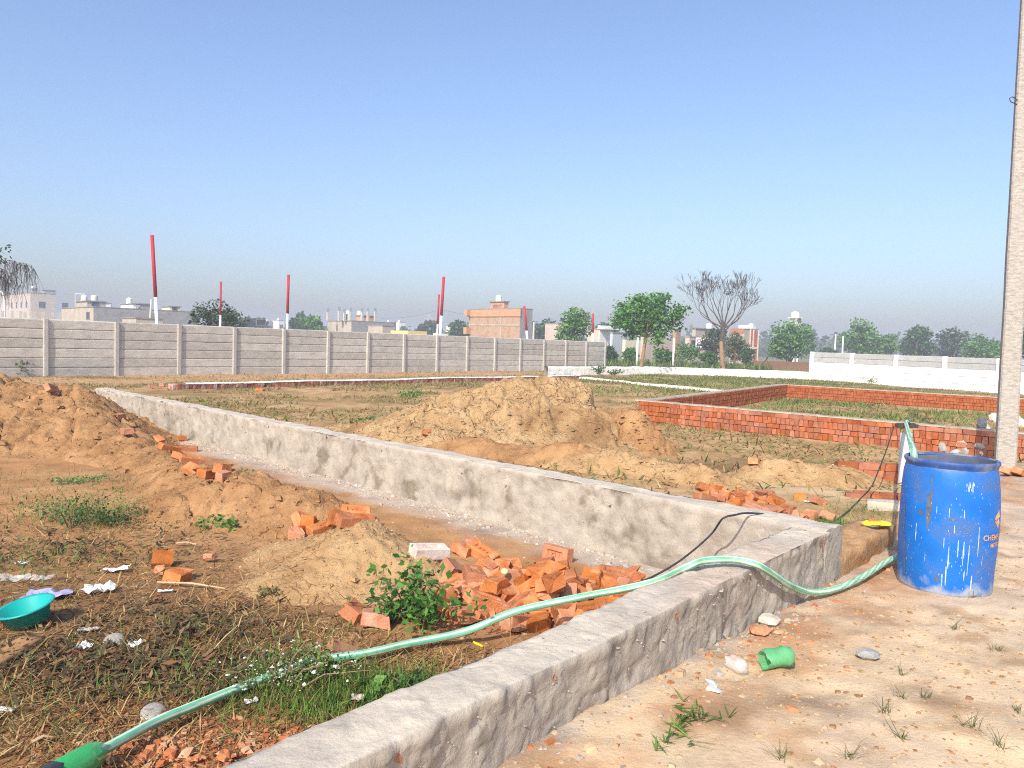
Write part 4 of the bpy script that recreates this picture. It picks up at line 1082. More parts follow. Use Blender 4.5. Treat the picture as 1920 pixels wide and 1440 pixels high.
for px, py, lab in ((1500, 938, 'orange brick piece beside a white scrap behind the wall corner'), (1533, 945, 'rounded orange brick right of the white scrap'), (1517, 972, 'buried brick end right of the pile behind the wall'), (1552, 975, 'brick sunk in the pale sand by the green tuft'), (1412, 870, 'brick stuck on the lumpy soil bank'), (800, 815, 'red brick piece on the left skirt of the clay heap'), (1060, 690, 'x')):
    if lab == 'x': continue
    p = hit(px, py)
    put_brick(p.x, p.y, random.choice(BATS), lab, 'loose bricks', None, 0.0, z=p.z, hh=.03)
for px, py, lab in ((283, 727, 'leftmost tumbled brick at the near end of the brick border'), (293, 729, 'second tumbled brick at the near end of the brick border'), (303, 725, 'tumbled brick touching the near end of the brick border'), (310, 731, 'tumbled brick in front of the brick border'), (425, 724, 'brick lying on the gap of the brick border'), (488, 733, 'pale brick alone in the field before the brick border')):
    p = GP(px, py); put_brick(p.x, p.y, FULL[1], lab, 'loose bricks', None, 0.0, z=p.z, hh=.03)
# brick steps near the pipe
def laid_stack(loc, rz, rows, label, name='brick_stack'):
    t = empty(name, loc, rz); tag(t, label, 'brick stack')
    z = 0.0
    for (n, h, off) in rows:
        for i in range(n):
            o = link('brick', random.choice(STK), t, (off + (i + .5 - n / 2) * 0.235, random.uniform(-.008, .008), z)); o.rotation_euler = (0, 0, random.uniform(-.03, .03))
        z += 0.078
    return t
STK = [brick_solid(0.228, 0.115, 0.074, 0.005, 760 + k).mesh('brick', 'wall_brick') for k in range(4)]
p = GP(1628, 902)
laid_stack((p.x + .02, p.y, p.z - .02), -0.1, [(3, 0, 0), (3, 0, .02), (3, 0, -.03)], 'short stack of red bricks, three courses, left of the grey pipe')
p = GP(1652, 940)
t = laid_stack((p.x + .05, p.y + .06, p.z - .02), -0.35, [(3, 0, 0)], 'row of flat red bricks set in the ground left of the drum')
for i in range(2):
    link('brick', STK[i], t, (-0.15 + i * .24, 0.13, 0.0))
p = GP(1672, 958)
tag(rough_block('stone_slab', None, (p.x + .12, p.y + .05, p.z - .03), (0.6, 0.2, 0.1), -0.35, 'slab', 0.012, (8, 3, 2), 3), 'pale dusty slab in front of the flat red bricks', 'slab')
# white kerb stub at the end of the rough wall
# ------------------------------------------------------------------ stones by the pole
def stone_mesh(seed, r, m):
    rs = random.Random(seed); mb = MB(); n = 9; vs = []; 
    for i, (lat, k) in enumerate(((-.9, 5), (-.2, n), (.45, n), (.95, 5))):
        for q in range(k):
            a = 2 * math.pi * q / k + rs.uniform(-.25, .25); c = math.cos(lat)
            vs.append((r * c * math.cos(a) * rs.uniform(.85, 1.15), r * c * math.sin(a) * rs.uniform(.7, 1.05), r * .75 * math.sin(lat) * rs.uniform(.85, 1.15)))
    import bmesh
    bm = bmesh.new()
    for v in vs: bm.verts.new(v)
    bmesh.ops.convex_hull(bm, input=bm.verts)
    for v in [v for v in bm.verts if not v.link_faces]: bm.verts.remove(v)
    me = bpy.data.meshes.new('stone'); bm.to_mesh(me); bm.free(); me.materials.append(MATS[m]); return me
STN = [stone_mesh(780 + k, .12, 'stone') for k in range(4)] + [stone_mesh(790 + k, .13, 'stone_grey') for k in range(2)]
random.seed(47)
HM.clear()
for i in range(30):
    px, py = random.choice([(1780, 848), (1795, 846), (1812, 846), (1835, 848), (1850, 850), (1826, 843), (1842, 842), (1858, 846)])
    p = G(px + random.gauss(0, 7), py + random.gauss(0, 3), 0.08)
    s = random.uniform(.6, 1.0); b = stack_z(p.x, p.y, .06, .15)
    o = link('stone', random.choice(STN), None, (p.x, p.y, b + .06)); o.scale = (s, s, s); o.rotation_euler = (random.uniform(0, 6), random.uniform(0, 6), random.uniform(0, 6))
    tag(o, ('grey' if o.data in STN[4:] else 'pale') + ' rough stone of the rubble pile between drum and concrete pole, ' + ('left end' if px < 1800 else 'middle' if px < 1840 else 'against the pole'), 'stone', 'stones piled by the pole')
for i, (px, py) in enumerate([(1890, 800), (1905, 790), (1915, 800), (1912, 775), (1870, 792), (1862, 788)]):
    p = GP(px, py); s = random.uniform(.8, 1.3)
    o = link('stone', STN[i % 4], None, (p.x, p.y, p.z + .05)); o.scale = (s, s, s); o.rotation_euler = (i, i * 2, i * 3)
    tag(o, ('first', 'second', 'third', 'fourth', 'fifth', 'sixth')[i] + ' pale stone inside the brick enclosure around the pole, ' + ('right of it' if px > 1884 else 'left of it'), 'stone', 'stones inside the enclosure')
for px, py, lab in ((1890, 892, 'brick piece at the foot of the concrete pole'), (1912, 893, 'red brick at the right edge beside the pole')):
    p = GP(px, py); put_brick(p.x, p.y, FULL[0], lab, 'loose bricks', (.2, .3, .7), 0.01, z=p.z)

# ------------------------------------------------------------------ litter
mat('teal_plastic', [(0.005, 0.30, 0.27), (0.008, 0.36, 0.33)], scale=4, rough=0.35, spec=0.45)
mat('paper', [(0.62, 0.62, 0.60), (0.78, 0.78, 0.77)], scale=12, rough=0.85, trans=0.15)
mat('clear_film', [(0.70, 0.68, 0.66), (0.8, 0.8, 0.8)], scale=12, rough=0.2, alpha=0.34, spec=0.6)
mat('lilac_cloth', [(0.24, 0.24, 0.40), (0.34, 0.34, 0.52)], scale=12, rough=0.9)
mat('red_wrap', [(0.45, 0.02, 0.05), (0.55, 0.04, 0.07)], scale=12, rough=0.5)
mat('yellow_wrap', [(0.78, 0.60, 0.02), (0.85, 0.70, 0.04)], scale=20, rough=0.35, spec=0.5)
mat('orange_print', [(0.65, 0.16, 0.04), (0.7, 0.22, 0.06)], scale=20, rough=0.4)
mat('green_film', [(0.03, 0.34, 0.09), (0.06, 0.46, 0.16)], scale=12, rough=0.22, alpha=0.82, spec=0.6)
mat('pale_green_film', [(0.10, 0.42, 0.16), (0.20, 0.55, 0.26)], scale=12, rough=0.35, alpha=0.9, spec=0.5, trans=0.2)
mat('black_label', [(0.02, 0.022, 0.022), (0.05, 0.055, 0.05)], scale=20, rough=0.4, spec=0.5)
mat('wood', [(0.30, 0.15, 0.06), (0.42, 0.24, 0.11)], scale=6, rough=0.8, stretch=(1, 6, 6))
mat('stick', [(0.42, 0.28, 0.16), (0.55, 0.40, 0.25)], scale=6, rough=0.9)
mat('lime', [(0.5, 0.55, 0.2), (0.62, 0.66, 0.35)], scale=20, rough=0.7)
p = GP(55, 1172)
mb = MB(); mb.lathe([(0.0, 0.008), (0.105, 0.008), (0.125, 0.075), (0.150, 0.083), (0.152, 0.088), (0.148, 0.092), (0.128, 0.088), (0.106, 0.016), (0.0, 0.015)], 40)
mb.v = [(a * .86, b * .86, c) for a, b, c in mb.v]
o = tag(mb.build('plastic_basin', 'teal_plastic', None, (p.x, p.y, p.z + .012), smooth=True), 'teal plastic basin lying in the dry grass at the left', 'basin')
o.rotation_euler = (math.radians(8), math.radians(-10), 0)
def crumple(name, px, py, sx, sy, m, label, cat, amp=0.03, rz=None, seed=0, lift=0.01):
    rs = np.random.default_rng(seed); n = 11
    X, Y = np.meshgrid(np.linspace(-.5, .5, n), np.linspace(-.5, .5, n), indexing='ij')
    Z = amp * (2.2 * np.abs(fbm(X * 3 + seed, Y * 3, seed, 3)) + 0.6 * fbm(X * 9 + seed, Y * 9, seed + 1, 2)) * .6 + amp * .5 * (X ** 2 + Y ** 2)
    X2 = X * sx * (1 + .35 * fbm(Y * 4, X * 2 + seed, seed + 2)) ; Y2 = Y * sy * (1 + .5 * fbm(X * 4, Y * 2 + seed, seed + 3))
    me = npmesh(name, np.stack([X2, Y2, Z], -1).reshape(-1, 3), gridfaces(n, n), m, None, False)
    p = GP(px, py)
    return tag(link(name, me, None, (p.x, p.y, p.z + lift), rz if rz is not None else seed * 1.7), label, cat, 'litter')
crumple('paper_scrap', 185, 1112, .17, .12, 'paper', 'torn white paper scrap standing up in the dry grass', 'paper', .09, .3, 1)
crumple('paper_scrap', 215, 1074, .15, .07, 'paper', 'crumpled whitish wrapper above the torn paper scrap', 'paper', .05, .25, 2)
crumple('plastic_bag', 90, 1122, .22, .12, 'lilac_cloth', 'crumpled lilac plastic bag behind the teal basin', 'plastic bag', .05, .2, 3)
crumple('plastic_bag', 25, 1090, .2, .12, 'clear_film', 'cloudy clear plastic bag at the left edge above the basin', 'plastic bag', .05, .2, 4)
crumple('plastic_bag', 78, 1090, .1, .08, 'clear_film', 'small clear plastic scrap right of the cloudy bag', 'plastic bag', .04, .2, 5)
crumple('wrapper', 142, 1234, .07, .06, 'red_wrap', 'red half of a snack wrapper in the dead leaves', 'wrapper', .03, .2, 6)
crumple('wrapper', 157, 1222, .07, .06, 'paper', 'white half of a snack wrapper in the dead leaves', 'wrapper', .05, .2, 7)
crumple('paper_scrap', 253, 1215, .06, .05, 'paper', 'small crumpled white ball beside the clear lid', 'paper', .04, .2, 8)
crumple('paper_scrap', 470, 1322, .05, .04, 'paper', 'tiny white scrap in the weeds just under the hose', 'paper', .03, .2, 9)
crumple('paper_scrap', 165, 1185, .09, .04, 'pale_panel', 'grey paper strip right of the teal basin', 'paper', .02, .1, 10)
crumple('paper_scrap', 670, 1323, .05, .05, 'slab', 'small cream scrap on the edge of the near wall', 'paper', .02, .1, 11, .03)
crumple('paper_scrap', 1517, 943, .09, .05, 'paper', 'white scrap between two orange bricks behind the corner', 'paper', .02, .1, 12)
crumple('plastic_bag', 1858, 815, .35, .2, 'paper', 'white plastic bag inside the brick enclosure by the pole', 'plastic bag', .1, .1, 13)
crumple('plastic_bag', 1575, 880, .2, .14, 'paper', 'whitish crumpled bag left of the brick stack', 'plastic bag', .12, .1, 14)
crumple('paper_scrap', 40, 1060, .07, .05, 'paper', 'pale scrap at the left edge among brown leaves', 'paper', .03, .2, 15)
crumple('paper_scrap', 8, 1338, .07, .04, 'paper', 'bluish white scrap at the lower left edge', 'paper', .02, .2, 16)
crumple('wrapper', 310, 1112, .08, .03, 'paper', 'narrow pale wrapper on the dry grass right of the torn paper', 'wrapper', .02, .35, 17)
p = GP(213, 1207)
mb = MB(); mb.lathe([(0.0, .012), (.036, .012), (.04, .006), (.045, .004), (.046, .0)], 24); o = mb.build('cup_lid', 'clear_film', None, p + Vector((0, 0, .012)), smooth=True); o.rotation_euler = (.5, .1, 0); tag(o, 'round clear plastic lid on the dead leaves', 'lid', 'litter')
p = GP(287, 1345)
mb = MB(); mb.lathe([(0.0, .012), (.036, .012), (.04, .006), (.045, .004), (.046, .0)], 24); o = mb.build('cup_lid', 'clear_film', None, p + Vector((0, 0, .014)), smooth=True); o.rotation_euler = (.5, .3, 0); tag(o, 'round clear plastic lid half hidden behind the hose', 'lid', 'litter')
p = GP(945, 1118)
mb = MB(); mb.lathe([(0, -.02), (.018, -.015), (.024, 0), (.018, .015), (0, .02)], 10); o = mb.build('fruit_peel', 'lime', None, Vector((p.x, p.y, .14)), smooth=True); tag(o, 'pale lime-green peel on the brick heap', 'peel', 'litter')
a_, b_ = GP(0, 1258), GP(72, 1212)
d_ = b_ - a_; c_ = (a_ + b_) / 2
tag(rough_block('wood_board', None, (c_.x - .05, c_.y, c_.z - .02), (d_.length + .1, 0.10, 0.05), math.atan2(d_.y, d_.x), 'wood', 0.003, (10, 3, 2), 9), 'orange-brown board lying at the left edge below the basin', 'board', 'litter')
for a, b, lab in (((295, 1098), (422, 1110), 'long thin dry stick lying across the grass'), ((330, 1024), (368, 1026), 'short pale stick near the brown stalks'), ((60, 1402), (100, 1393), 'dark twig at the lower left near the green bottle')):
    A, B = GP(*a), GP(*b); mb = MB(); mb.tube([Vector((0, 0, .02)), (B - A) * .5 + Vector((0, .006, .03)), B - A + Vector((0, 0, .02))], [.006, .006, .004], 6); tag(mb.build('stick', 'stick', None, A), lab, 'stick', 'sticks')
A, B = GP(888, 1208), GP(905, 1216)
mb = MB(); mb.tube([Vector((0, 0, .01)), B - A + Vector((0, 0, .01))], .006, 8); tag(mb.build('straw_tube', 'yellow_wrap', None, A), 'short bright yellow tube between the hose and the near wall', 'tube', 'litter')
# yellow packet on the plinth
p = G(1645, 987, 0.255)
n = 13; X, Y = np.meshgrid(np.linspace(-1, 1, n), np.linspace(-1, 1, 9), indexing='ij')
pil = 0.022 * (1 - np.abs(X) ** 4) * (1 - np.abs(Y) ** 3) + 0.010 * fbm(X * 3, Y * 3, 77, 3)
wd = 1 - .2 * np.clip(X, 0, 1) + .12 * fbm(X * 4, Y, 78)
Vt = np.stack([X * .10, Y * .045 * wd, .012 + pil * 1.3], -1).reshape(-1, 3); Vb = np.stack([X * .10, Y * .045 * wd, .012 - pil * .4], -1).reshape(-1, 3)
me = npmesh('snack_packet', np.concatenate([Vt, Vb]), np.concatenate([gridfaces(n, 9), gridfaces(n, 9)[:, ::-1] + n * 9]), 'yellow_wrap', None, True)
pk = tag(link('snack_packet', me, None, (p.x, p.y, 0.258), -.12), 'crumpled yellow snack packet lying on the mud plinth by the drum', 'packet', 'litter')
mb = MB(); i0 = [i for i in range(n) if 2 <= i <= 7]; V3 = Vt.reshape(n, 9, 3)
vs = [tuple(V3[i, j] + np.array([0, 0, .0012])) for i in i0 for j in range(2, 7)]
mb.add(vs, [(5 * a + b, 5 * a + 5 + b, 5 * a + 6 + b, 5 * a + 1 + b) for a in range(len(i0) - 1) for b in range(4)])
mb.build('print', 'orange_print', pk, smooth=True)
# green bottle over the hose end
tip, prv = HPW[-1], HPW[-4]
dr = (tip - prv).normalized(); dr.z = -0.03
bo = tip + dr * 0.02
bottle = empty('cut_bottle', (bo.x, bo.y, bo.z)); tag(bottle, 'green cut bottle with black label pushed over the end of the hose', 'bottle')
def along(prof, n=22, wob=0.0, seed=3):
    rs = random.Random(seed); w_ = dr.normalized(); u_ = w_.cross(Vector((0, 0, 1))).normalized(); v_ = u_.cross(w_); vs = []; fs = []
    for i, (r, s) in enumerate(prof):
        for k in range(n):
            a = 2 * math.pi * k / n; rr = r * (1 + wob * math.sin(3 * a + i) + rs.uniform(-wob, wob) * .5)
            vs.append(w_ * (s + (rs.uniform(-.012, .012) if i == 0 and wob else 0)) + (u_ * math.cos(a) + v_ * math.sin(a)) * rr)
    for i in range(len(prof) - 1):
        for k in range(n):
            a = i * n + k; b = i * n + (k + 1) % n; fs.append((a, b, b + n, a + n))
    mb = MB(); mb.add(vs, fs); return mb
along([(.036, -.02), (.046, .01), (.048, .05), (.047, .09), (.046, .12), (.045, .14)], wob=.05).build('green_sleeve', 'green_film', bottle, smooth=True)
along([(.0465, .125), (.049, .13), (.048, .22), (.042, .26), (.0, .265)], wob=.02).build('black_label', 'black_label', bottle, smooth=True)
# cut green bottle and clear cup on the sandy ground
p = GP(1455, 1252); dsv = dr.copy()
dr = Vector((0.93, 0.36, 0.02)); t = empty('cut_bottle', p + Vector((-.06, -.02, .038))); tag(t, 'open pale green cut bottle lying on the sandy ground', 'bottle')
along([(.036, 0.0), (.040, .03), (.036, .07), (.041, .10), (.036, .13), (.02, .145), (0, .146)], wob=.07, seed=8).build('shell', 'pale_green_film', t, smooth=True)
p = GP(1383, 1262); dr = Vector((.5, -.8, .03)); t = tag(empty('plastic_cup', p + Vector((-.02, .03, .03))), 'crushed clear plastic cup left of the pale green bottle', 'cup')
along([(.034, 0), (.032, .03), (.026, .06), (.02, .075), (0, .076)], wob=.16, seed=9).build('shell', 'clear_film', t, smooth=True)
for px, py, lab in ((1332, 1285, 'upper white tile shard on the sandy ground near the wall'), (1340, 1296, 'lower white tile shard on the sandy ground near the wall')):
    p = GP(px, py); mb = MB(); mb.box((0, 0, .006), (.055, .03, .008), .3, .006); o = mb.build('tile_shard', 'paper', None, p, px * .1); tag(o, lab, 'tile shard', 'litter')
for px, py, s, m_, lab in ((1442, 1170, .5, 'stone', 'flat pale stone leaning at the foot of the near wall'), (1425, 1190, .45, 'brick', 'orange brick lump at the foot of the near wall'), (1628, 1235, .42, 'stone_grey', 'grey pebble alone on the sandy ground'), (1665, 1095, 0, '', '')):
    if not s: continue
    p = GP(px, py); me = stone_mesh(int(px), .12, m_); o = link('stone', me, None, (p.x, p.y, p.z + .02)); o.scale = (s, s, s * .6); tag(o, lab, 'stone')

# ------------------------------------------------------------------ crumbs, chips, straw, grass (uncountable ground cover)
def scatter_chips(name, P, size, m, label, cat, seed=0, cols=None):
    """many little angular lumps in one mesh"""
    rs = np.random.default_rng(seed); n = len(P)
    base = np.array([(-1, -1, -.4), (1, -1, -.4), (1, 1, -.4), (-1, 1, -.4), (-.6, -.6, .7), (.6, -.6, .7), (.6, .6, .7), (-.6, .6, .7)])
    s = size * np.exp(np.clip(rs.normal(0, .6, n), -2, 1.25))
    V = base[None] * (1 + rs.uniform(-.45, .45, (n, 8, 3))) * s[:, None, None]
    V[..., 2] *= rs.uniform(.4, 1, n)[:, None]
    a = rs.uniform(0, 6.28, n); ca, sa = np.cos(a)[:, None], np.sin(a)[:, None]
    X = V[..., 0] * ca - V[..., 1] * sa; Y = V[..., 0] * sa + V[..., 1] * ca
    V = np.stack([X, Y, V[..., 2]], -1) + P[:, None, :]
    fq = np.array([(3, 2, 1, 0), (4, 5, 6, 7), (0, 1, 5, 4), (1, 2, 6, 5), (2, 3, 7, 6), (3, 0, 4, 7)])
    Fq = (fq[None] + 8 * np.arange(n)[:, None, None]).reshape(-1, 4)
    c = None
    if cols is not None:
        c = np.repeat(cols[rs.integers(0, len(cols), n)] * rs.uniform(.8, 1.15, (n, 1)), 8, 0)
    o = link(name, npmesh(name, V.reshape(-1, 3), Fq, m, c))
    return tag(o, label, cat, kind='stuff')
mat('crumb', [(0.85, 0.85, 0.85), (1.1, 1.1, 1.1)], scale=10, rough=0.95, attr=True, spec=0.1)
def onz(x, y, dz=0.0): return np.stack([x, y, Zg(x, y) + dz], -1)
def gpts(px, py, sx, sy, n, rs):
    p = G(px, py, .03); return p.x + rs.normal(0, sx, n), p.y + rs.normal(0, sy, n)
rs = np.random.default_rng(61)
t = rs.uniform(0, 4.5, 650); off = np.abs(rs.normal(0, .13, 650)) + .0
x = NA[0] - ND[0] * t + NN[0] * off; y = NA[1] - ND[1] * t + NN[1] * off
scatter_chips('mortar_crumbs', onz(x, y), .006, 'crumb', 'grey mortar crumbs and red chips along the outer foot of the near wall', 'crumbs', 1, np.array([(.36, .32, .27), (.34, .29, .23), (.42, .16, .07), (.45, .31, .19)]))
t = rs.uniform(0.2, 13, 2600); off = np.abs(rs.normal(0, .13, 2600))
x = LA[0] + LD[0] * t - LN[0] * off; y = LA[1] + LD[1] * t - LN[1] * off
scatter_chips('mortar_crumbs', onz(x, y), .0065, 'crumb', 'grey mortar crumbs along the foot of the long wall', 'crumbs', 2, np.array([(.40, .36, .31), (.43, .39, .34), (.40, .29, .19)]))
x = rs.uniform(-5, 5.5, 5200); y = rs.uniform(1.6, 10, 5200); k = s_far(x, y) < -.05
k |= s_out(x, y) > .05; x, y = x[k], y[k]
x2 = rs.uniform(-.5, 5, 16000); y2 = rs.uniform(1.7, 6.5, 16000); k2 = (s_out(x2, y2) > .03) & (fbm(x2 * 1.6, y2 * 1.6, 171, 4) > -.03); x = np.concatenate([x, x2[k2]]); y = np.concatenate([y, y2[k2]])
scatter_chips('soil_crumbs', onz(x, y), .0036, 'crumb', 'small clods and grit strewn over the bare ground', 'crumbs', 3, np.array([(.42, .30, .17), (.36, .22, .11), (.44, .33, .21), (.30, .17, .085)]))
X_, Y_ = [], []
for px, py, sx, sy, n in ((430, 1370, .30, .18, 420), (330, 1410, .2, .12, 200), (1000, 1115, .42, .24, 900), (1440, 1180, .18, .16, 110), (1370, 1240, .2, .15, 70), (1640, 1075, .25, .15, 80), (1230, 1340, .4, .3, 40), (540, 1330, .2, .1, 120)):
    a, b = gpts(px, py, sx, sy, n, rs); X_.append(a); Y_.append(b)
x, y = np.concatenate(X_), np.concatenate(Y_); k = (np.abs(s_out(x, y) + .1) > .14); x, y = x[k], y[k]
dz = 0.06 * np.exp(-(((x + .8) / .45) ** 2 + ((y - 2.22) / .35) ** 2))
scatter_chips('brick_chips', onz(x, y, dz), .0058, 'crumb', 'red brick chips strewn near the walls', 'chips', 4, np.array([(.46, .17, .07), (.52, .22, .10), (.40, .14, .06), (.5, .3, .18)]))
HEAPS = [o for o in bpy.data.objects if o.name.startswith('soil_heap')]
for o, n, s, c in ((HEAPS[0], 3600, .012, (.52, .36, .19)), (HEAPS[1], 500, .014, (.36, .21, .10)), (HEAPS[2], 1400, .011, (.5, .34, .18)), (HEAPS[4], 2600, .013, (.42, .25, .13)), (HEAPS[5], 1500, .008, (.44, .27, .14)), (HEAPS[6], 1800, .0055, (.52, .35, .19)), (HEAPS[7], 900, .0045, (.46, .19, .09))):
    co = np.empty(len(o.data.vertices) * 3, np.float32); o.data.vertices.foreach_get('co', co); co = co.reshape(-1, 3)
    q = co[rs.integers(0, len(co), n)]
    ch = scatter_chips('clods', q - np.array([0, 0, s * .35]), s, o.data.materials[0].name, None, None, int(n), None)
    ch.parent = o

for i_, (P_, sz_) in enumerate(LUMP_BASE):
    ch = scatter_chips('plaster_lumps', P_ - np.array([NA[0], NA[1], 0]), sz_, 'crumb', None, None, 300 + i_, np.array([(.36, .32, .265), (.40, .36, .30), (.33, .285, .235)])); ch.parent = pw
def blades(name, P, L, w, pal, m, label, cat, lie=0.5, seed=0, tri=2, bend=.4):
    rs = np.random.default_rng(seed); n = len(P)
    ln = L * np.exp(rs.normal(0, .35, n)); a = rs.uniform(0, 6.28, n); el = np.clip(rs.normal(1.2 - lie * 1.2, .35, n), 0.03, 1.5)
    d = np.stack([np.cos(a) * np.cos(el), np.sin(a) * np.cos(el), np.sin(el)], -1)
    sd = np.stack([-np.sin(a), np.cos(a), np.zeros(n)], -1); sd[:, 2] = rs.uniform(-.5, .5, n)
    ww = (w * rs.uniform(.6, 1.4, n))[:, None]
    mid = P + d * (ln * .55)[:, None]; tipd = d.copy(); tipd[:, 2] -= bend * rs.uniform(0, 1, n); tipd[:, 2] = np.maximum(tipd[:, 2], -.05 - mid[:, 2] * 0)
    tip = mid + tipd * (ln * .45)[:, None]
    V = np.stack([P - sd * ww, P + sd * ww, mid - sd * ww * .8, mid + sd * ww * .8, tip], 1)
    f = np.array([(0, 1, 3), (0, 3, 2), (2, 3, 4)])
    Fq = (f[None] + 5 * np.arange(n)[:, None, None]).reshape(-1, 3)
    c = np.repeat(pal[rs.integers(0, len(pal), n)] * rs.uniform(.7, 1.25, (n, 1)), 5, 0)
    o = link(name, npmesh(name, V.reshape(-1, 3), Fq, m, c))
    return tag(o, label, cat, kind='stuff')
STRAW = np.array([(.30, .18, .075), (.38, .24, .105), (.23, .12, .05), (.18, .095, .042), (.44, .31, .15)])
GREEN = np.array([(.10, .20, .035), (.15, .25, .05), (.20, .29, .07), (.08, .155, .03)])
OLIVE = np.array([(.22, .23, .07), (.30, .27, .09), (.15, .19, .05), (.38, .29, .12)])
def zones(Z, rs):
    X, Y = [], []
    for px, py, sx, sy, n in Z:
        a, b = gpts(px, py, sx, sy, n, rs); X.append(a); Y.append(b)
    x, y = np.concatenate(X), np.concatenate(Y)
    return x, y
x, y = zones([(150, 1150, .75, .45, 3800), (350, 1150, .6, .5, 1500), (420, 1230, .45, .28, 4200), (120, 1300, .5, .3, 4600), (560, 1180, .35, .3, 900), (200, 1370, .4, .2, 2600), (60, 1000, .9, .8, 2400), (250, 1020, .9, .6, 1100), (700, 1240, .3, .14, 1200), (850, 1220, .25, .1, 500), (470, 1060, .5, .4, 250)], rs)
k = (s_out(x, y) < -.30) & (s_far(x, y) < -.5); x, y = x[k], y[k]
blades('dry_grass', onz(x, y), .07, .0024, STRAW, 'straw', 'matted dry straw-coloured grass in the left foreground', 'dry grass', .85, 1)
x, y = zones([(150, 950, .5, .45, 900), (200, 960, .25, .2, 700), (60, 1050, .4, .3, 700), (560, 1290, .30, .14, 1500), (690, 1270, .22, .10, 1200), (770, 1290, .16, .07, 900), (440, 1200, .3, .2, 300), (620, 1330, .2, .08, 500), (300, 1240, .4, .15, 200), (1620, 960, .28, .28, 500), (1565, 985, .12, .10, 500), (30, 1330, .2, .15, 300), (50, 900, 1.0, .5, 700), (330, 920, .4, .4, 400)], rs)
k = (s_out(x, y) < -.26) | (y > 5.2); x, y = x[k], y[k]
blades('green_grass', onz(x, y), .075, .0018, GREEN, 'grass', 'green grass growing through the straw on the left and by the plinth', 'grass', .45, 2)
def dens(x, y, seed): return fbm(x * .55, y * .55, seed, 4, .6)
x = rs.uniform(-18, 24, 260000); y = 7.5 + 38 * rs.random(260000) ** .85
k = (s_far(x, y) > .7) & (dens(x, y, 88) + .25 * fbm(x * 3, y * 3, 89, 3) > .015) & (np.abs(x) < y * .85 + 1) & ((s_out(x, y) < -.5) | (y > 10))
fl = (x + 14.44) * .774 - (y - 23.88) * .632; k &= (fl > .15) & ((fl > 4.2) | (rs.random(len(x)) < .22)); x, y = x[k], y[k]
blades('field_grass', onz(x, y), .11, .0085, np.concatenate([OLIVE, OLIVE * .8, GREEN[:2], STRAW[:3]]), 'grass', 'patchy short green and dry grass over the field behind the long wall', 'grass', .7, 3)
x = rs.uniform(-2, 17, 26000); y = rs.uniform(19, 44, 26000)
k = (dens(x, y, 91) > -.06) & (x > 4 + (34 - y) * -.35) & (x < 17) & (y > 22); x, y = x[k], y[k]
blades('lawn_grass', onz(x, y), .13, .012, np.concatenate([GREEN, OLIVE[:2]]), 'grass', 'greener grass between the clay heap and the low back walls', 'grass', .6, 4)
# inside the enclosure
u = rs.uniform(.6, 9, 9000); v = rs.uniform(1.5, 10.5, 9000); x = EO[0] + EF[0] * u + ES[0] * v; y = EO[1] + EF[1] * u + ES[1] * v
k = dens(x * 1.5, y * 1.5, 93) > -.1; x, y = x[k], y[k]
blades('enclosure_grass', onz(x, y), .15, .006, GREEN, 'grass', 'green grass growing inside the brick enclosure', 'grass', .45, 5)
x = rs.uniform(2, 42, 26000); y = rs.uniform(45.5, 78, 26000); k = (dens(x * .5, y * .9, 95) > -.05) & (x < .62 * y - 8) & (x > .10 * y); x, y = x[k], y[k]
blades('meadow_grass', onz(x, y), .24, .02, np.concatenate([GREEN, OLIVE[:2]]), 'grass', 'rough green meadow beyond the low whitewashed walls', 'grass', .4, 6)

# dead leaves
def litter_leaves(name, x, y, size, pal, label, seed):
    rs = np.random.default_rng(seed); n = len(x); P = onz(x, y, .012)
    a = rs.uniform(0, 6.28, n); t = rs.uniform(-.7, .7, n); s = size * np.exp(rs.normal(0, .3, n))
    d = np.stack([np.cos(a) * np.cos(t), np.sin(a) * np.cos(t), np.sin(t)], -1); q = np.stack([-np.sin(a), np.cos(a), rs.uniform(-.6, .6, n)], -1)
    P[:, 2] += np.abs(rs.normal(0, .012, n))
    V = np.stack([P - d * s[:, None], P + q * s[:, None] * .28, P + d * s[:, None], P - q * s[:, None] * .28], 1)
    Fq = (np.array([(0, 1, 2, 3)])[None] + 4 * np.arange(n)[:, None, None]).reshape(-1, 4)
    c = np.repeat(pal[rs.integers(0, len(pal), n)] * rs.uniform(.6, 1.2, (n, 1)), 4, 0)
    tag(link(name, npmesh(name, V.reshape(-1, 3), Fq, 'straw', c)), label, 'dead leaves', kind='stuff')
x, y = zones([(270, 1245, .36, .12, 1100), (200, 1275, .3, .1, 500), (120, 1030, .5, .3, 900), (330, 1150, .25, .15, 350), (100, 1235, .2, .12, 350), (250, 1180, .5, .2, 450), (390, 1180, .15, .1, 250)], rs)
k = rs.random(len(x)) < 1.1; x, y = x[k], y[k]
litter_leaves('dead_leaves', x, y, .023, np.array([(.10, .085, .045), (.13, .115, .06), (.19, .095, .045), (.08, .06, .03), (.25, .16, .085)]), 'dark withered leaves spread over the left foreground', 7)

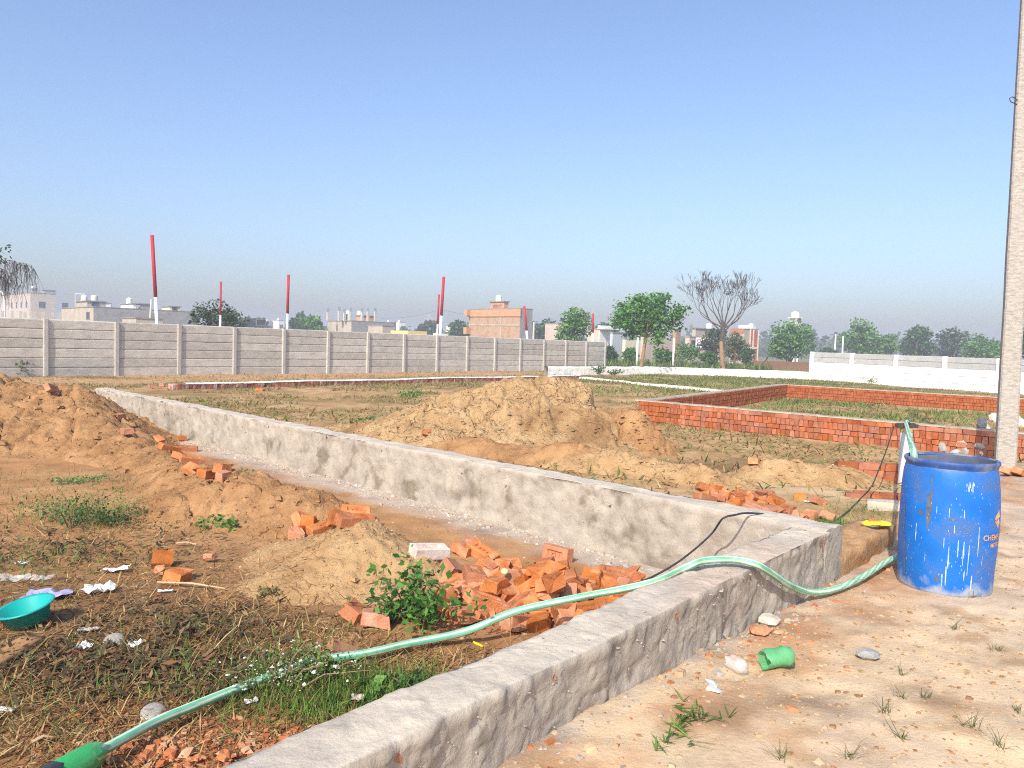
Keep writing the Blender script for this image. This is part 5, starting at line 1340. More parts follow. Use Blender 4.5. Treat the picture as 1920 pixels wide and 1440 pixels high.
# ------------------------------------------------------------------ weeds and tufts
def leaf_cloud(rs, C, n, spread, size, pal, up=.3, droop=0.0):
    """n leaves of rhombus shape around points C"""
    C = np.asarray(C, float); c = C[rs.integers(0, len(C), n)]
    P = c + rs.normal(0, 1, (n, 3)) * np.asarray(spread)
    a = rs.uniform(0, 6.28, n); t = rs.normal(up, .5, n) - droop; s = (size * np.exp(rs.normal(0, .3, n)))[:, None]
    d = np.stack([np.cos(a) * np.cos(t), np.sin(a) * np.cos(t), np.sin(t)], -1)
    q = np.cross(d, rs.normal(0, 1, (n, 3))); q /= np.linalg.norm(q, axis=1)[:, None] + 1e-9
    V = np.stack([P, P + d * s * .5 + q * s * .3, P + d * s, P + d * s * .5 - q * s * .3], 1).reshape(-1, 3)
    Fq = (np.array([(0, 1, 2, 3)])[None] + 4 * np.arange(n)[:, None, None]).reshape(-1, 4)
    col = np.repeat(pal[rs.integers(0, len(pal), n)] * rs.uniform(.7, 1.3, (n, 1)), 4, 0)
    return V, Fq, col
LEAFG = np.array([(.055, .16, .025), (.08, .21, .035), (.12, .27, .05), (.04, .11, .02)])
def weed(px, py, r, h, n, size, label, pal=LEAFG, seed=0, stems=9, name='weed_plant', cat='weed', flowers=0, group='weeds', up=.3):
    p = GP(px, py); rs = np.random.default_rng(seed + 3000); t = tag(empty(name, p), label, cat, group)
    ends = np.stack([rs.normal(0, r * .6, stems), rs.normal(0, r * .6, stems), rs.uniform(h * .4, h, stems)], -1); mb = MB(); C = []
    for e in ends:
        m_ = Vector(e) * .5 + Vector((0, 0, h * .12)); mb.tube([Vector((e[0] * .15, e[1] * .15, -.02)), m_, Vector(e)], [.004 + h * .006, .003 + h * .003, .0015], 5, False)
        for f in np.linspace(.3, 1, 6): C.append(np.array(m_) * (2 * f * (1 - f)) + e * f * f)
    mb.build('stems', 'bark', t)
    V, Fq, c = leaf_cloud(rs, C, n, (r * .16, r * .16, h * .09), size, pal, up)
    V[:, 2] = np.maximum(V[:, 2], .004)
    link('foliage', npmesh('foliage', V, Fq, 'leaf', c), t)
    if flowers:
        q = np.array(C)[rs.integers(0, len(C), flowers)] + rs.normal(0, 1, (flowers, 3)) * (r * .22, r * .22, h * .12); q[:, 2] = np.maximum(q[:, 2], h * .35)
        fo = scatter_chips('flowers', q, .0026, 'crumb', None, None, seed, np.array([(.6, .6, .48), (.5, .53, .38)])); fo.parent = t
    return t
weed(790, 1172, .24, .27, 620, .040, 'bushy broad-leaved green weed beside the brick heap', seed=1, stems=14, name='broadleaf_weed', up=.1)
weed(735, 1165, .08, .12, 110, .035, 'low leaves at the left foot of the bushy weed', seed=2)
weed(520, 1290, .24, .16, 700, .014, 'weed with tiny white flowers spilling over the hose', np.array([(.09, .17, .035), (.15, .24, .06)]), 3, 16, flowers=150, up=.6)
weed(610, 1275, .14, .13, 360, .016, 'green weed with a few white flowers right of the flowering one', np.array([(.09, .19, .035), (.15, .24, .06)]), 4, 10, flowers=90, up=.6)
weed(135, 985, .36, .22, 900, .018, 'tall feathery green weed at the left', np.array([(.06, .14, .03), (.09, .19, .045)]), 5, 14, up=.6)
weed(215, 985, .28, .13, 700, .018, 'darker green weed right of the feathery one', np.array([(.045, .11, .025), (.07, .15, .035)]), 6, 11, up=.5)
weed(150, 905, .30, .08, 420, .022, 'pale green low plant above the feathery weed', np.array([(.14, .25, .07), (.20, .30, .10)]), 7, 10)
weed(420, 995, .13, .10, 170, .04, 'small leafy sprig on the brown soil heap slope', np.array([(.10, .21, .05), (.16, .28, .07)]), 8, 8)
weed(382, 910, .13, .08, 180, .045, 'green sprig beside the little brick pile', np.array([(.12, .22, .06), (.18, .28, .09)]), 9, 7)
weed(445, 893, .09, .06, 80, .035, 'tiny sprig right of the little brick pile', np.array([(.12, .22, .06), (.18, .28, .09)]), 10, 5)
weed(690, 795, .3, .14, 200, .05, 'bright green clump left of the clay heap', np.array([(.14, .26, .05), (.2, .3, .08)]), 11, 9)
weed(770, 745, .5, .18, 220, .07, 'bright green clump in the field left of the clay heap', np.array([(.16, .27, .06), (.22, .32, .09)]), 12, 9)
weed(760, 1295, .10, .08, 240, .02, 'dark green clump beside the edge of the near wall', np.array([(.04, .12, .03), (.07, .17, .04)]), 13, 9)
weed(700, 1300, .05, .05, 40, .045, 'round-leaved sprout at the edge of the near wall', np.array([(.14, .30, .06)]), 14, 4)
weed(505, 1118, .09, .06, 220, .02, 'withered olive tuft on the bare soil', np.array([(.16, .16, .06), (.22, .19, .08)]), 15, 8, up=.7)
weed(40, 705, .5, .45, 240, .10, 'dull green weed at the foot of the fence on the left', np.array([(.10, .15, .06), (.14, .19, .08)]), 16, 8)
weed(1003, 690, .35, .45, 200, .09, 'small bush at the fence foot behind the clay heap', np.array([(.05, .10, .03), (.08, .14, .04)]), 17, 8)
weed(1125, 704, .4, .5, 220, .09, 'little green plant before the rough white wall, left of the tree', np.array([(.06, .13, .03), (.09, .18, .05)]), 18, 8)
weed(1150, 706, .4, .4, 200, .09, 'second little plant before the rough white wall, nearer the tree', np.array([(.06, .13, .03), (.09, .18, .05)]), 19, 8)
weed(1633, 722, .4, .45, 120, .08, 'thin yellowish plant against the white panel wall', np.array([(.25, .27, .1), (.3, .3, .14)]), 20, 6)
for i, (px, py, l_) in enumerate([(1455, 815, 'left'), (1540, 800, ''), (1650, 792, ''), (1745, 795, '')]):
    pass
tufts = [(1660, 1335, .13), (1820, 1365, .13), (1875, 1400, .12), (1690, 1385, .09), (1690, 1265, .07), (1790, 1180, .10), (1735, 1310, .08), (1870, 1220, .08), (1465, 1425, .10), (1590, 1420, .09), (1905, 1335, .08), (1690, 1308, .08), (1820, 1120, .09)]
TL = ['largest of the group in the middle of the sand', 'dark dense one near the right bottom corner', 'lowest one at the right bottom corner', 'thin one below the largest', 'short one straight below the drum', 'one touching the foot of the drum', 'small one right of the grey pebble', 'small one right below the drum', 'one at the bottom edge, leftmost', 'one at the bottom edge, right of the leftmost', 'one at the right edge', 'tiny one above the largest', 'one at the right of the foot of the drum']
def tuft(px, py, h, label, seed, sprawl=False, n=16, group='grass tufts on the sandy ground'):
    rs = np.random.default_rng(seed + 5000); p = GP(px, py)
    if sprawl:
        X, Y = [], []
        for a in rs.uniform(-2.6, 2.0, 7):
            s = np.linspace(0, rs.uniform(.12, .24), 7); X.append(np.cos(a) * s); Y.append(np.sin(a) * s * 1.0)
        x = np.concatenate(X); y = np.concatenate(Y); P = np.stack([x, y, Zg(x + p.x, y + p.y) - p.z + .008], -1); P = np.repeat(P, 2, 0)
        o = blades('grass_tuft', P, .05, .003, GREEN * .8, 'grass', None, None, .75, seed)
    else:
        P = np.stack([rs.normal(0, .010, n), rs.normal(0, .010, n), np.zeros(n)], -1)
        o = blades('grass_tuft', P, h * .6, .0012, np.array([(.16, .16, .06), (.20, .19, .08), (.12, .13, .05)]), 'grass', None, None, .35, seed, bend=.7)
    o.location = p; del o['kind']
    return tag(o, label, 'grass tuft', group)
for i, (px, py, h) in enumerate(tufts):
    tuft(px, py, h, 'grass tuft on the sandy ground, ' + TL[i], i)
tuft(1275, 1360, .1, 'sprawling green grass runner on the sandy ground below the near wall', 40, True)

# ------------------------------------------------------------------ trees
def grow(rs, mb, p, d, L, r, depth, tips, spread=.55, segs=3, nmin=2, nmax=3, up=.12, shrink=.72, minr=.006, sides=6):
    pts = [p.copy()]; q = p.copy(); dd = d.copy()
    for s in range(segs):
        dd = (dd + Vector((rs.uniform(-.16, .16), rs.uniform(-.16, .16), rs.uniform(-.05, .12) + up * .4))).normalized()
        q = q + dd * (L / segs); pts.append(q.copy())
    rr = [max(minr, r * (1 - .35 * i / segs)) for i in range(segs + 1)]
    mb.tube(pts, rr, sides if r > .03 else 4, False)
    if depth == 0:
        tips.append(q); return
    if depth <= 2: tips.append(pts[segs // 2 + 1])
    for k in range(rs.randint(nmin, nmax)):
        a = rs.uniform(0, 6.28); s_ = rs.uniform(spread * .6, spread * 1.3)
        u = dd.cross(Vector((math.cos(a), math.sin(a), .3))).normalized()
        nd = (dd * math.cos(s_) + u * math.sin(s_) + Vector((0, 0, up))).normalized()
        grow(rs, mb, q if k else pts[-1], nd, L * shrink * rs.uniform(.8, 1.15), rr[-1] * .72, depth - 1, tips, spread, segs, nmin, nmax, up, shrink, minr, sides)
# leafy young tree at the low white wall
base = G(1201, 700, 0.0); base = Vector((base.x * 45 / base.y, 43.2, 0)) if False else at(1201, 700, 42.6); base.z = 0
t = tag(empty('leafy_tree', base), 'green leafy young tree with a bare tan trunk in front of the low white wall', 'tree')
rs_ = random.Random(9); mb = MB(); tips = []
fk = at(1211, 632, base.y) - base
mb.tube([Vector((0, 0, -.2)), Vector((.02, 0, .5)), Vector((.10, 0, 1.2)), fk], [.13, .11, .095, .085], 9, False)
cr = []
for a, el, L in ((-2.9, .5, .8), (-.3, .55, 1.0), (1.2, .9, .8), (-1.6, .8, .8), (2.5, .95, 1.0), (.4, 1.2, 1.0), (-.2, .25, 1.15), (3.1, .3, .9)):
    grow(rs_, mb, fk, Vector((math.cos(a) * math.cos(el), math.sin(a) * math.cos(el), math.sin(el))), L, .055, 2, tips, .6)
mb.build('trunk', 'bark_tan', t, smooth=True)
rsn = np.random.default_rng(5); w_ = 42.6 / F
TC = [np.array(v) for v in tips]
for px, py, n_ in ((1165, 590, 3), (1180, 575, 3), (1205, 570, 3), (1235, 562, 3), (1248, 558, 2), (1225, 590, 3), (1195, 600, 3), (1255, 605, 2), (1265, 598, 2), (1240, 625, 3), (1190, 622, 3), (1172, 605, 2), (1222, 612, 3), (1150, 590, 1), (1268, 612, 1), (1230, 640, 2), (1160, 572, 1)):
    c = at(px, py, base.y) - base
    for _ in range(n_): TC.append(np.array(c) + rsn.normal(0, 1, 3) * (.12, .6, .12))
V, Fq, c = leaf_cloud(rsn, TC, 5200, (.20, .25, .13), .17, np.array([(.05, .17, .022), (.09, .26, .035), (.14, .34, .05), (.03, .11, .016)]), -.1)
link('crown', npmesh('crown', V, Fq, 'leaf', c), t)
# bare tree
base = at(1356, 690, 52); base.z = 0
t = tag(empty('bare_tree', base), 'bare leafless tree with fanned dark branches behind the low cream wall', 'tree')
rs_ = random.Random(23); mb = MB(); tips = []
f1 = at(1352, 640, 52) - base; f2 = at(1357, 615, 52) - base
mb.tube([Vector((.05, 0, -.2)), Vector((-.08, 0, .7)), f1, f2], [.17, .15, .13, .12], 9, False)
lowm = MB()
for a, el, L in ((3.0, .62, 1.35), (-2.6, .9, 1.15), (.0, .66, 1.36), (.5, .95, 1.15), (1.57, 1.1, 1.1), (-1.3, 1.15, 1.15), (2.4, 1.15, 1.15), (.1, .36, 1.15), (3.0, .34, 1.1)):
    grow(rs_, mb, f2 if L < 1.34 else f1.lerp(f2, .6), Vector((math.cos(a) * math.cos(el), math.sin(a) * math.cos(el) * .7, math.sin(el))), L, .06, 5, tips, .44, 3, 2, 3, .12, .74, .0085)
mb.build('branches', 'twig', t, smooth=True)
mb = MB(); mb.tube([Vector((.05, 0, -.2)), Vector((-.08, 0, .7)), f1], [.176, .156, .134], 9, False); mb.build('lower_trunk', 'bark_tan', t, smooth=True)
mb = MB(); ne = at(1366, 548, 52) - base
for k in range(40):
    a = random.uniform(0, 6.28); b = ne + Vector((random.gauss(0, .12), random.gauss(0, .12), random.gauss(0, .10))); mb.tube([b, b + Vector((math.cos(a) * .2, math.sin(a) * .2, random.gauss(0, .06)))], .012, 4, False)
mb.build('nest', 'twig', t)

def tree(x0, x1, ytop, Y, label, pal, seed, name='tree', dense=1.0, leaf=.22, trunk=True, lumps=16, bottom=.25, group='trees in the distance', cat='tree', flat=1.0):
    """crown of leaf clumps between two sight columns, standing at distance Y"""
    xc = (x0 + x1) / 2; hz = 646 + (xc - 960) * .031
    w = (x1 - x0) / F * Y / 2; p = at(xc, hz, Y); top = EYE + (hz - ytop) / F * Y; p.z = 0
    rs = np.random.default_rng(seed + 8000); t = tag(empty(name, p), label, cat, group)
    z0 = top * bottom; cz = (top + z0) / 2; hz_ = (top - z0) / 2
    C = []
    for k in range(lumps):
        v = rs.normal(0, 1, 3); v /= np.linalg.norm(v); f = rs.uniform(.35, .95) ** .6
        C.append(np.array([v[0] * w * f * .78, v[1] * w * f * .7, cz + v[2] * hz_ * f * .75 * flat]))
    rr = w * 1.9 / math.sqrt(lumps)
    n = int(150 * dense * lumps); li = rs.integers(0, lumps, n); rr = (rr * rs.uniform(.55, 1.25, lumps))[li][:, None]
    Cc = np.array(C)[li]; v = rs.normal(0, 1, (n, 3)); v /= np.linalg.norm(v, axis=1)[:, None]
    P = Cc + v * rr * (rs.uniform(.5, 1.05, n) ** .5)[:, None] * np.array([1, 1, .8]); P[:, 2] = np.clip(P[:, 2], .05, top + .1)
    V, Fq, c = leaf_cloud(rs, P, n, .03, leaf, pal, 0.0)
    link('crown', npmesh('crown', V, Fq, 'leaf', c), t)
    if trunk:
        mb = MB(); mb.tube([Vector((0, 0, -.2)), Vector((.03, 0, z0 * .8)), Vector((-.05, 0, cz))], [.03 * top, .026 * top, .015 * top], 8, False)
        for q in C[:6]: mb.tube([Vector((0, 0, z0 * .9)), Vector(q) * .6 + Vector((0, 0, z0 * .4)), Vector(q)], [.016 * top, .01 * top, .004 * top], 5, False)
        mb.build('trunk', 'bark', t)
    return t
DK = np.array([(.028, .075, .018), (.04, .10, .024), (.06, .135, .032), (.02, .055, .014)]) * 1.4
MD = np.array([(.045, .115, .022), (.07, .16, .03), (.10, .21, .04), (.035, .085, .018)]) * 1.65
OL = np.array([(.10, .13, .035), (.16, .17, .045), (.07, .10, .03), (.2, .2, .06)])
GY_ = np.array([(.05, .085, .04), (.075, .12, .055), (.10, .15, .07), (.035, .06, .03)])
tree(355, 457, 556, 38, 'dense round green tree rising behind the left part of the fence', GY_, 1, leaf=.13, lumps=22, bottom=.2)
tree(1036, 1113, 574, 58, 'round dark green tree behind the right end of the fence', MD, 2, leaf=.2, lumps=20, bottom=.15)
tree(545, 582, 585, 105, 'dark tree left of the unfinished columns, left one of two', DK, 3, leaf=.4, lumps=12)
tree(570, 616, 590, 95, 'green tree touching the unfinished columned house, right one of two', MD, 4, leaf=.35, lumps=12)
tree(443, 478, 592, 120, 'small hazy tree right of the round fence tree', GY_, 5, leaf=.45, lumps=10)
tree(470, 500, 590, 130, 'second hazy tree right of the round fence tree', GY_, 6, leaf=.45, lumps=10)
tree(782, 822, 601, 135, 'hazy round tree behind the pair of red poles', GY_, 7, leaf=.5, lumps=12)
tree(838, 884, 594, 115, 'dark tree left of the brick house', DK, 8, leaf=.4, lumps=12)
tree(985, 1040, 590, 110, 'dark tree right of the brick house', DK, 9, leaf=.4, lumps=12)
tree(1118, 1160, 601, 100, 'dark tree behind the house with the blue door', DK, 10, leaf=.4, lumps=12)
tree(1428, 1537, 600, 72, 'broad domed green tree left of the white panel wall', MD, 11, leaf=.24, lumps=26, bottom=.1, dense=1.2)
tree(1576, 1650, 598, 95, 'tall green tree above the white panel wall, left of the others', MD, 12, leaf=.36, lumps=18, bottom=.1)
tree(1640, 1682, 620, 98, 'lower tree joined to the tall one above the white wall', MD, 13, leaf=.36, lumps=12, bottom=.1)
tree(1692, 1752, 611, 100, 'dark rounded tree above the middle of the white wall', DK, 14, leaf=.38, lumps=16, bottom=.1)
tree(1755, 1812, 613, 105, 'tree with a pointed top left of the concrete pole', GY_, 15, leaf=.4, lumps=14, bottom=.1)
tree(1800, 1880, 620, 90, 'wide loose green tree right behind the concrete pole', MD, 16, leaf=.3, lumps=16, bottom=.1)
tree(1898, 1990, 585, 60, 'dark tree at the right edge behind the pole', DK, 17, leaf=.24, lumps=18, bottom=.1)
tree(1308, 1372, 607, 70, 'grey green shrub behind the bare tree on its left', GY_, 18, 'shrub', leaf=.17, lumps=18, bottom=.15, cat='shrub', group='shrubs')
tree(1352, 1404, 622, 68, 'olive yellow shrub behind the bare tree on its right', OL, 19, 'shrub', leaf=.17, lumps=16, bottom=.1, cat='shrub', group='shrubs')
tree(1390, 1412, 640, 66, 'dark low shrub at the foot of the olive one', DK, 20, 'shrub', leaf=.16, lumps=10, bottom=.0, trunk=False, cat='shrub', group='shrubs')
for i, (a, b, yt, Y, lab) in enumerate([(1265, 1312, 638, 62, 'bright bush left of the bare tree'), (1128, 1160, 646, 58, 'low bush by the house with the blue door'), (1168, 1200, 648, 60, 'low bush left of the leafy tree trunk'), (1255, 1275, 618, 74, 'thin bush by the old brick pillar'), (1310, 1345, 655, 58, 'spreading bush under the banner'), (1540, 1572, 642, 80, 'low hedge piece behind the start of the white wall'), (1225, 1262, 652, 56, 'flat bush right of the leafy tree trunk')]):
    tree(a, b, yt, Y, lab, (MD, DK, MD, OL, MD, DK, MD)[i], 30 + i, 'bush', leaf=.16, lumps=10, bottom=0.0, trunk=False, cat='bush', group='bushes', flat=.8)
# far wood: one mass along the horizon
rs = np.random.default_rng(99)
n = 30000; az = rs.uniform(-.75, .85, n); D = rs.uniform(190, 330, n)
hh = 2.5 + 5.0 * np.clip(vn(az * 60, az * 0 + 1, 5) * .6 + vn(az * 190, az * 0 + 2, 6) * .5, 0, 1)
P = np.stack([np.tan(az) * D, D, rs.random(n) ** .6 * hh * (.75 + .35 * sst(-.2, .6, az))], -1)
V, Fq, c = leaf_cloud(rs, P, n, .4, 1.5, GY_, 0.0)
tag(link('far_wood', npmesh('far_wood', V, Fq, 'leaf', c)), 'hazy band of trees along the horizon', 'wood', kind='stuff')
# drooping tree at the left edge
base = at(-130, 700, 21); base.z = 0
t = tag(empty('drooping_tree', base), 'drooping bare twigs of a tree hanging in at the left edge', 'tree')
mb = MB(); rs_ = random.Random(3)
tp = at(-90, 500, 21) - base
mb.tube([Vector((0, 0, -.2)), Vector((.1, 0, 1.5)), tp], [.16, .12, .06], 8, False)
for k in range(7):
    e = at(rs_.uniform(-20, 58), rs_.uniform(498, 528), 21 + rs_.uniform(-1, 1)) - base; e = Vector(e)
    m_ = tp.lerp(e, .5) + Vector((rs_.gauss(0, .12), rs_.gauss(0, .3), .18 + rs_.gauss(0, .1))); arc = [v + Vector((rs_.gauss(0, .018), 0, rs_.gauss(0, .018))) for v in smooth_path([tp, m_, e, e + Vector((rs_.uniform(.03, .16), 0, -rs_.uniform(.15, .3)))], .10)]
    mb.tube(arc, [.014 - .010 * i / len(arc) for i in range(len(arc))], 5, False)
    for q in arc[2:]:
        for _ in range(rs_.randint(2, 7)):
            l = rs_.uniform(.15, .8); s_ = Vector((rs_.gauss(0, .10), rs_.gauss(0, .15), 0))
            mb.tube([q, q + Vector((s_.x * .5, s_.y * .5, -l * .45)), q + Vector((s_.x * .8, s_.y, -l))], [.005, .004, .0025], 3, False)
mb.build('branches', 'twig', t)
V, Fq, c = leaf_cloud(np.random.default_rng(4), [np.array(at(5, 468, 21) - base), np.array(at(-8, 478, 21) - base), np.array(at(-3, 490, 21) - base)], 60, (.10, .1, .06), .12, GY_, 0)
link('leaves', npmesh('leaves', V, Fq, 'leaf', c), t)

# ------------------------------------------------------------------ red and white poles behind the fence
for xb, xt, yt, yc, Y, w, lab in ((294, 285, 441, 557, 29, 6, 'tallest and thickest red and white pole, behind the left of the fence'),
                                  (413, 414, 528, 591, 35, 3.2, 'short red pole standing in front of the round fence tree'),
                                  (538, 541, 515, 588, 36, 4.6, 'red and white pole between the round tree and the columned house'),
                                  (819, 823, 552, 608, 50, 3.4, 'shorter, left one of the pair of red and white poles'),
                                  (825, 832, 519, 592, 44, 5.0, 'taller, right one of the pair of red and white poles, leaning right'),
                                  (991, 983, 574, 620, 56, 4.2, 'red and white pole leaning left at the right of the brick house'),
                                  (1111, 1112, 588, 624, 56, 3.6, 'red and white pole half hidden at the right of the round dark tree')):
    hz = 646 + (xb - 960) * .031
    B = at(xb, hz, Y); B.z = 0; T = at(xt, yt, Y); M_ = at(xb + (xt - xb) * .5, yc, Y)
    ln = (T - at(xb, 640, Y)); d = (T - Vector((at(xb, yc + 40, Y).x, Y, at(xb, yc + 40, Y).z))).normalized()
    f = (M_.z - T.z) / d.z; C = T + d * f; Bt = T - d * (T.z / d.z)
    t = tag(empty('marker_pole', (Bt.x, Bt.y, 0)), lab, 'pole', 'red and white marker poles')
    r = w / F * Y / 2
    mb = MB(); mb.tube([Vector((0, 0, -.3)), C - Bt], r, 10); mb.build('white_section', 'pole_white', t, smooth=True)
    mb = MB(); mb.tube([C - Bt, T - Bt], r * 1.08, 10); mb.build('red_section', 'red_paint', t, smooth=True)
cpo = None
for i, (px, yt) in enumerate(((5, 583), (23, 583), (39, 583), (47, 585), (58, 583), (66, 585), (81, 585), (99, 586), (113, 587))):
    Y = 33; T = at(px, yt, Y)
    mb = MB(); mb.box((0, 0, T.z / 2 - .1), (.11, .11, T.z + .2), .6)
    tag(mb.build('fence_post', 'post', None, (T.x, T.y, 0)), ('first', 'second', 'third', 'fourth', 'fifth', 'sixth', 'seventh', 'eighth', 'ninth')[i] + ' pale concrete post from the left edge, behind the fence', 'post', 'concrete posts behind the fence')
def thin_pole(name, px, yt, Y, w, m, label, lean=0.0, cat='pole'):
    T = at(px, yt, Y); mb = MB(); mb.tube([Vector((0, 0, -.3)), Vector((lean, 0, T.z))], [w * .6, w * .45], 8)
    return tag(mb.build(name, m, None, (T.x - lean, T.y, 0), smooth=True), label, cat)
thin_pole('white_post', 1196, 632, 55, .14, 'pole_white', 'white painted post left of the leafy tree trunk', 0, 'post')
thin_pole('white_post', 1264, 634, 55, .14, 'pole_white', 'white painted post right of the leafy tree, by the brick pillar', 0, 'post')
thin_pole('utility_post', 1567, 627, 85, .16, 'pole_white', 'thin pale pole left of the tall tree above the white wall')
thin_pole('utility_post', 1581, 630, 85, .16, 'pole_white', 'thin pale pole touching the tall tree above the white wall')
thin_pole('utility_post', 1001, 604, 66, .17, 'post', 'thin grey pole right of the brick house')
thin_pole('utility_post', 284, 561, 62, .17, 'post', 'slanted grey pole left of the tallest red pole', .25)
thin_pole('utility_post', 741, 603, 95, .14, 'iron', 'dark thin pole at the columned house')
lp = thin_pole('street_lamp', 8, 556, 42, .12, 'pole_white', 'pale street lamp pole at the left edge behind the fence', 0, 'street lamp')
mb = MB(); zt = at(8, 556, 42).z; mb.tube([Vector((0, 0, zt)), Vector((-.1, 0, zt + .2)), Vector((-.3, 0, zt + .3)), Vector((-.5, 0, zt + .3))], .04, 6); mb.build('lamp_arm', 'pole_white', lp)

# ------------------------------------------------------------------ buildings
mat('block_grey', [(0.24, 0.24, 0.245), (0.32, 0.32, 0.325)], scale=1.5, rough=.93, detail=6, blotch=((.2, .2, .2), .6, .55, .7))
mat('block_tan', [(0.36, 0.31, 0.25), (0.47, 0.41, 0.34)], scale=1.2, rough=.93, detail=6)
mat('house_brick', [(0.31, 0.18, 0.11), (0.40, 0.265, 0.175), (0.37, 0.29, 0.21)], scale=1.6, rough=.93, detail=8, bump=.4, bscale=12)
mat('house_orange', [(0.45, 0.235, 0.125), (0.52, 0.30, 0.175)], scale=1.6, rough=.93, detail=8)
mat('red_brick_far', [(0.36, 0.10, 0.06), (0.46, 0.17, 0.11)], scale=2, rough=.93, detail=8)
mat('house_white', [(0.68, 0.68, 0.67), (0.78, 0.78, 0.77)], scale=1.5, rough=.9)
mat('house_cream', [(0.66, 0.58, 0.42), (0.74, 0.66, 0.50)], scale=1.5, rough=.9)
mat('house_yellow', [(0.68, 0.50, 0.20), (0.74, 0.57, 0.26)], scale=1.5, rough=.9)
mat('pink_wall', [(0.46, 0.38, 0.32), (0.54, 0.45, 0.38)], scale=1.5, rough=.9)
mat('dark_pane', [(0.03, 0.035, 0.045), (0.06, 0.065, 0.08)], scale=3, rough=.25, spec=.5)
mat('blue_door', [(0.05, 0.085, 0.19), (0.07, 0.11, 0.23)], scale=3, rough=.6)
mat('shed_grey', [(0.38, 0.42, 0.45), (0.5, 0.54, 0.56)], scale=2, rough=.8, stretch=(6, 6, .4))
mat('tank_white', [(0.72, 0.72, 0.70), (0.8, 0.8, 0.79)], scale=2, rough=.5)
mat('tank_cream', [(0.55, 0.53, 0.44), (0.66, 0.63, 0.54)], scale=2, rough=.5)
mat('slab_grey', [(0.20, 0.19, 0.185), (0.28, 0.27, 0.26)], scale=2, rough=.9)
EX, EY = Vector((.714, .70, 0)), Vector((-.70, .714, 0)); BAZ = math.atan2(.70, .714)
def colm(px): return at(px, 646 + (px - 960) * .031, 1.0).x
def plan(xc, xl, xr, Y):
    cx = colm(xc) * Y; C = Vector((cx, Y, 0))
    def ln(px, D): m = colm(px); return max(.3, (m * Y - cx) / (D.x - m * D.y))
    return C, ln(xr, EX), ln(xl, EY)
def ztop(px, py, Y): return at(px, py, Y).z
def house(name, xc, xl, xr, yt, Y, m, label, cat='house', parapet='slab_grey', group='buildings behind the fence'):
    C, L2, L1 = plan(xc, xl, xr, Y); H = ztop(xc, yt, Y)
    t = tag(empty(name, C, BAZ), label, cat, group)
    mb = MB(); mb.box((L2 / 2, L1 / 2, H / 2 - .15), (L2, L1, H + .3)); mb.build('wall', m, t)
    if parapet:
        mb = MB(); mb.box((L2 / 2, L1 / 2, H + .045), (L2 + .12, L1 + .12, .09)); mb.build('roof_slab', parapet, t)
    t['_d'] = 0; del t['_d']
    return t, C, L2, L1, H
def loc(t, P): 
    d = P - t.location; return Vector((d.dot(EX), d.dot(EY), d.z))
def room(t, xc, xl, xr, yt, Y, z0, m, name='roof_room', slab='slab_grey'):
    C, L2, L1 = plan(xc, xl, xr, Y); H = ztop(xc, yt, Y); o = loc(t, C)
    mb = MB(); mb.box((L2 / 2, L1 / 2, (H - z0) / 2), (L2, L1, H - z0)); ob = mb.build(name, m, t, (o.x, o.y, z0))
    if slab:
        mb = MB(); mb.box((L2 / 2, L1 / 2, H - z0 + .05), (L2 + .25, L1 + .25, .1)); mb.build('slab', slab, ob)
    return ob
def opening(t, side, u, z, w, h, m='dark_pane', name='window', fr='slab_grey'):
    """window or door on the left (x=0) or right (y=0) face of a house"""
    f = MB(); p = MB(); e = .06
    if side == 'L':
        for c, d in (((-.02, u, z + h / 2), (.05, w + 2 * e, e)), ((-.02, u, z - h / 2), (.05, w + 2 * e, e)), ((-.02, u - w / 2, z), (.05, e, h)), ((-.02, u + w / 2, z), (.05, e, h))): f.box(c, d)
        p.box((-.003, u, z), (.012, w, h))
    else:
        for c, d in (((u, -.02, z + h / 2), (w + 2 * e, .05, e)), ((u, -.02, z - h / 2), (w + 2 * e, .05, e)), ((u - w / 2, -.02, z), (e, .05, h)), ((u + w / 2, -.02, z), (e, .05, h))): f.box(c, d)
        p.box((u, -.003, z), (w, .012, h))
    o = f.build(name, fr, t); p.build('pane' if name == 'window' else 'leaf', m, o); return o
def tank(px, yt, yb, Y, w, label, m='tank_white'):
    B = at(px, yb, Y); h = at(px, yt, Y).z - B.z; r = w / F * Y / 2
    mb = MB(); pr = [(r, 0)]
    for k in range(4): pr += [(r, h * (.2 * k + .02)), (r * 1.04, h * (.2 * k + .08)), (r, h * (.2 * k + .14))]
    pr += [(r, h * .8), (r * .8, h * .9), (r * .35, h * .93), (r * .35, h), (0, h)]
    mb.lathe(pr, 20); tag(mb.build('water_tank', m, None, B, smooth=True), label, 'water tank', 'rooftop water tanks')
# far left block
t, C, L2, L1, H = house('apartment_block', 57, -70, 104, 549, 150, 'pink_wall', 'hazy grey apartment block at the far left edge', 'building')
room(t, 84, 79, 104, 544, 153, H, 'block_grey'); room(t, 61, 58, 69, 541, 151, H, 'block_grey')
for k in range(4): opening(t, 'R', 2 + 4 * k, H - 2.2, 1.1, 1.2); opening(t, 'L', 3 + 4 * k, H - 2.2, 1.1, 1.2)
tank(62, 536, 541, 151, 7, 'white tank on the hazy far left block')
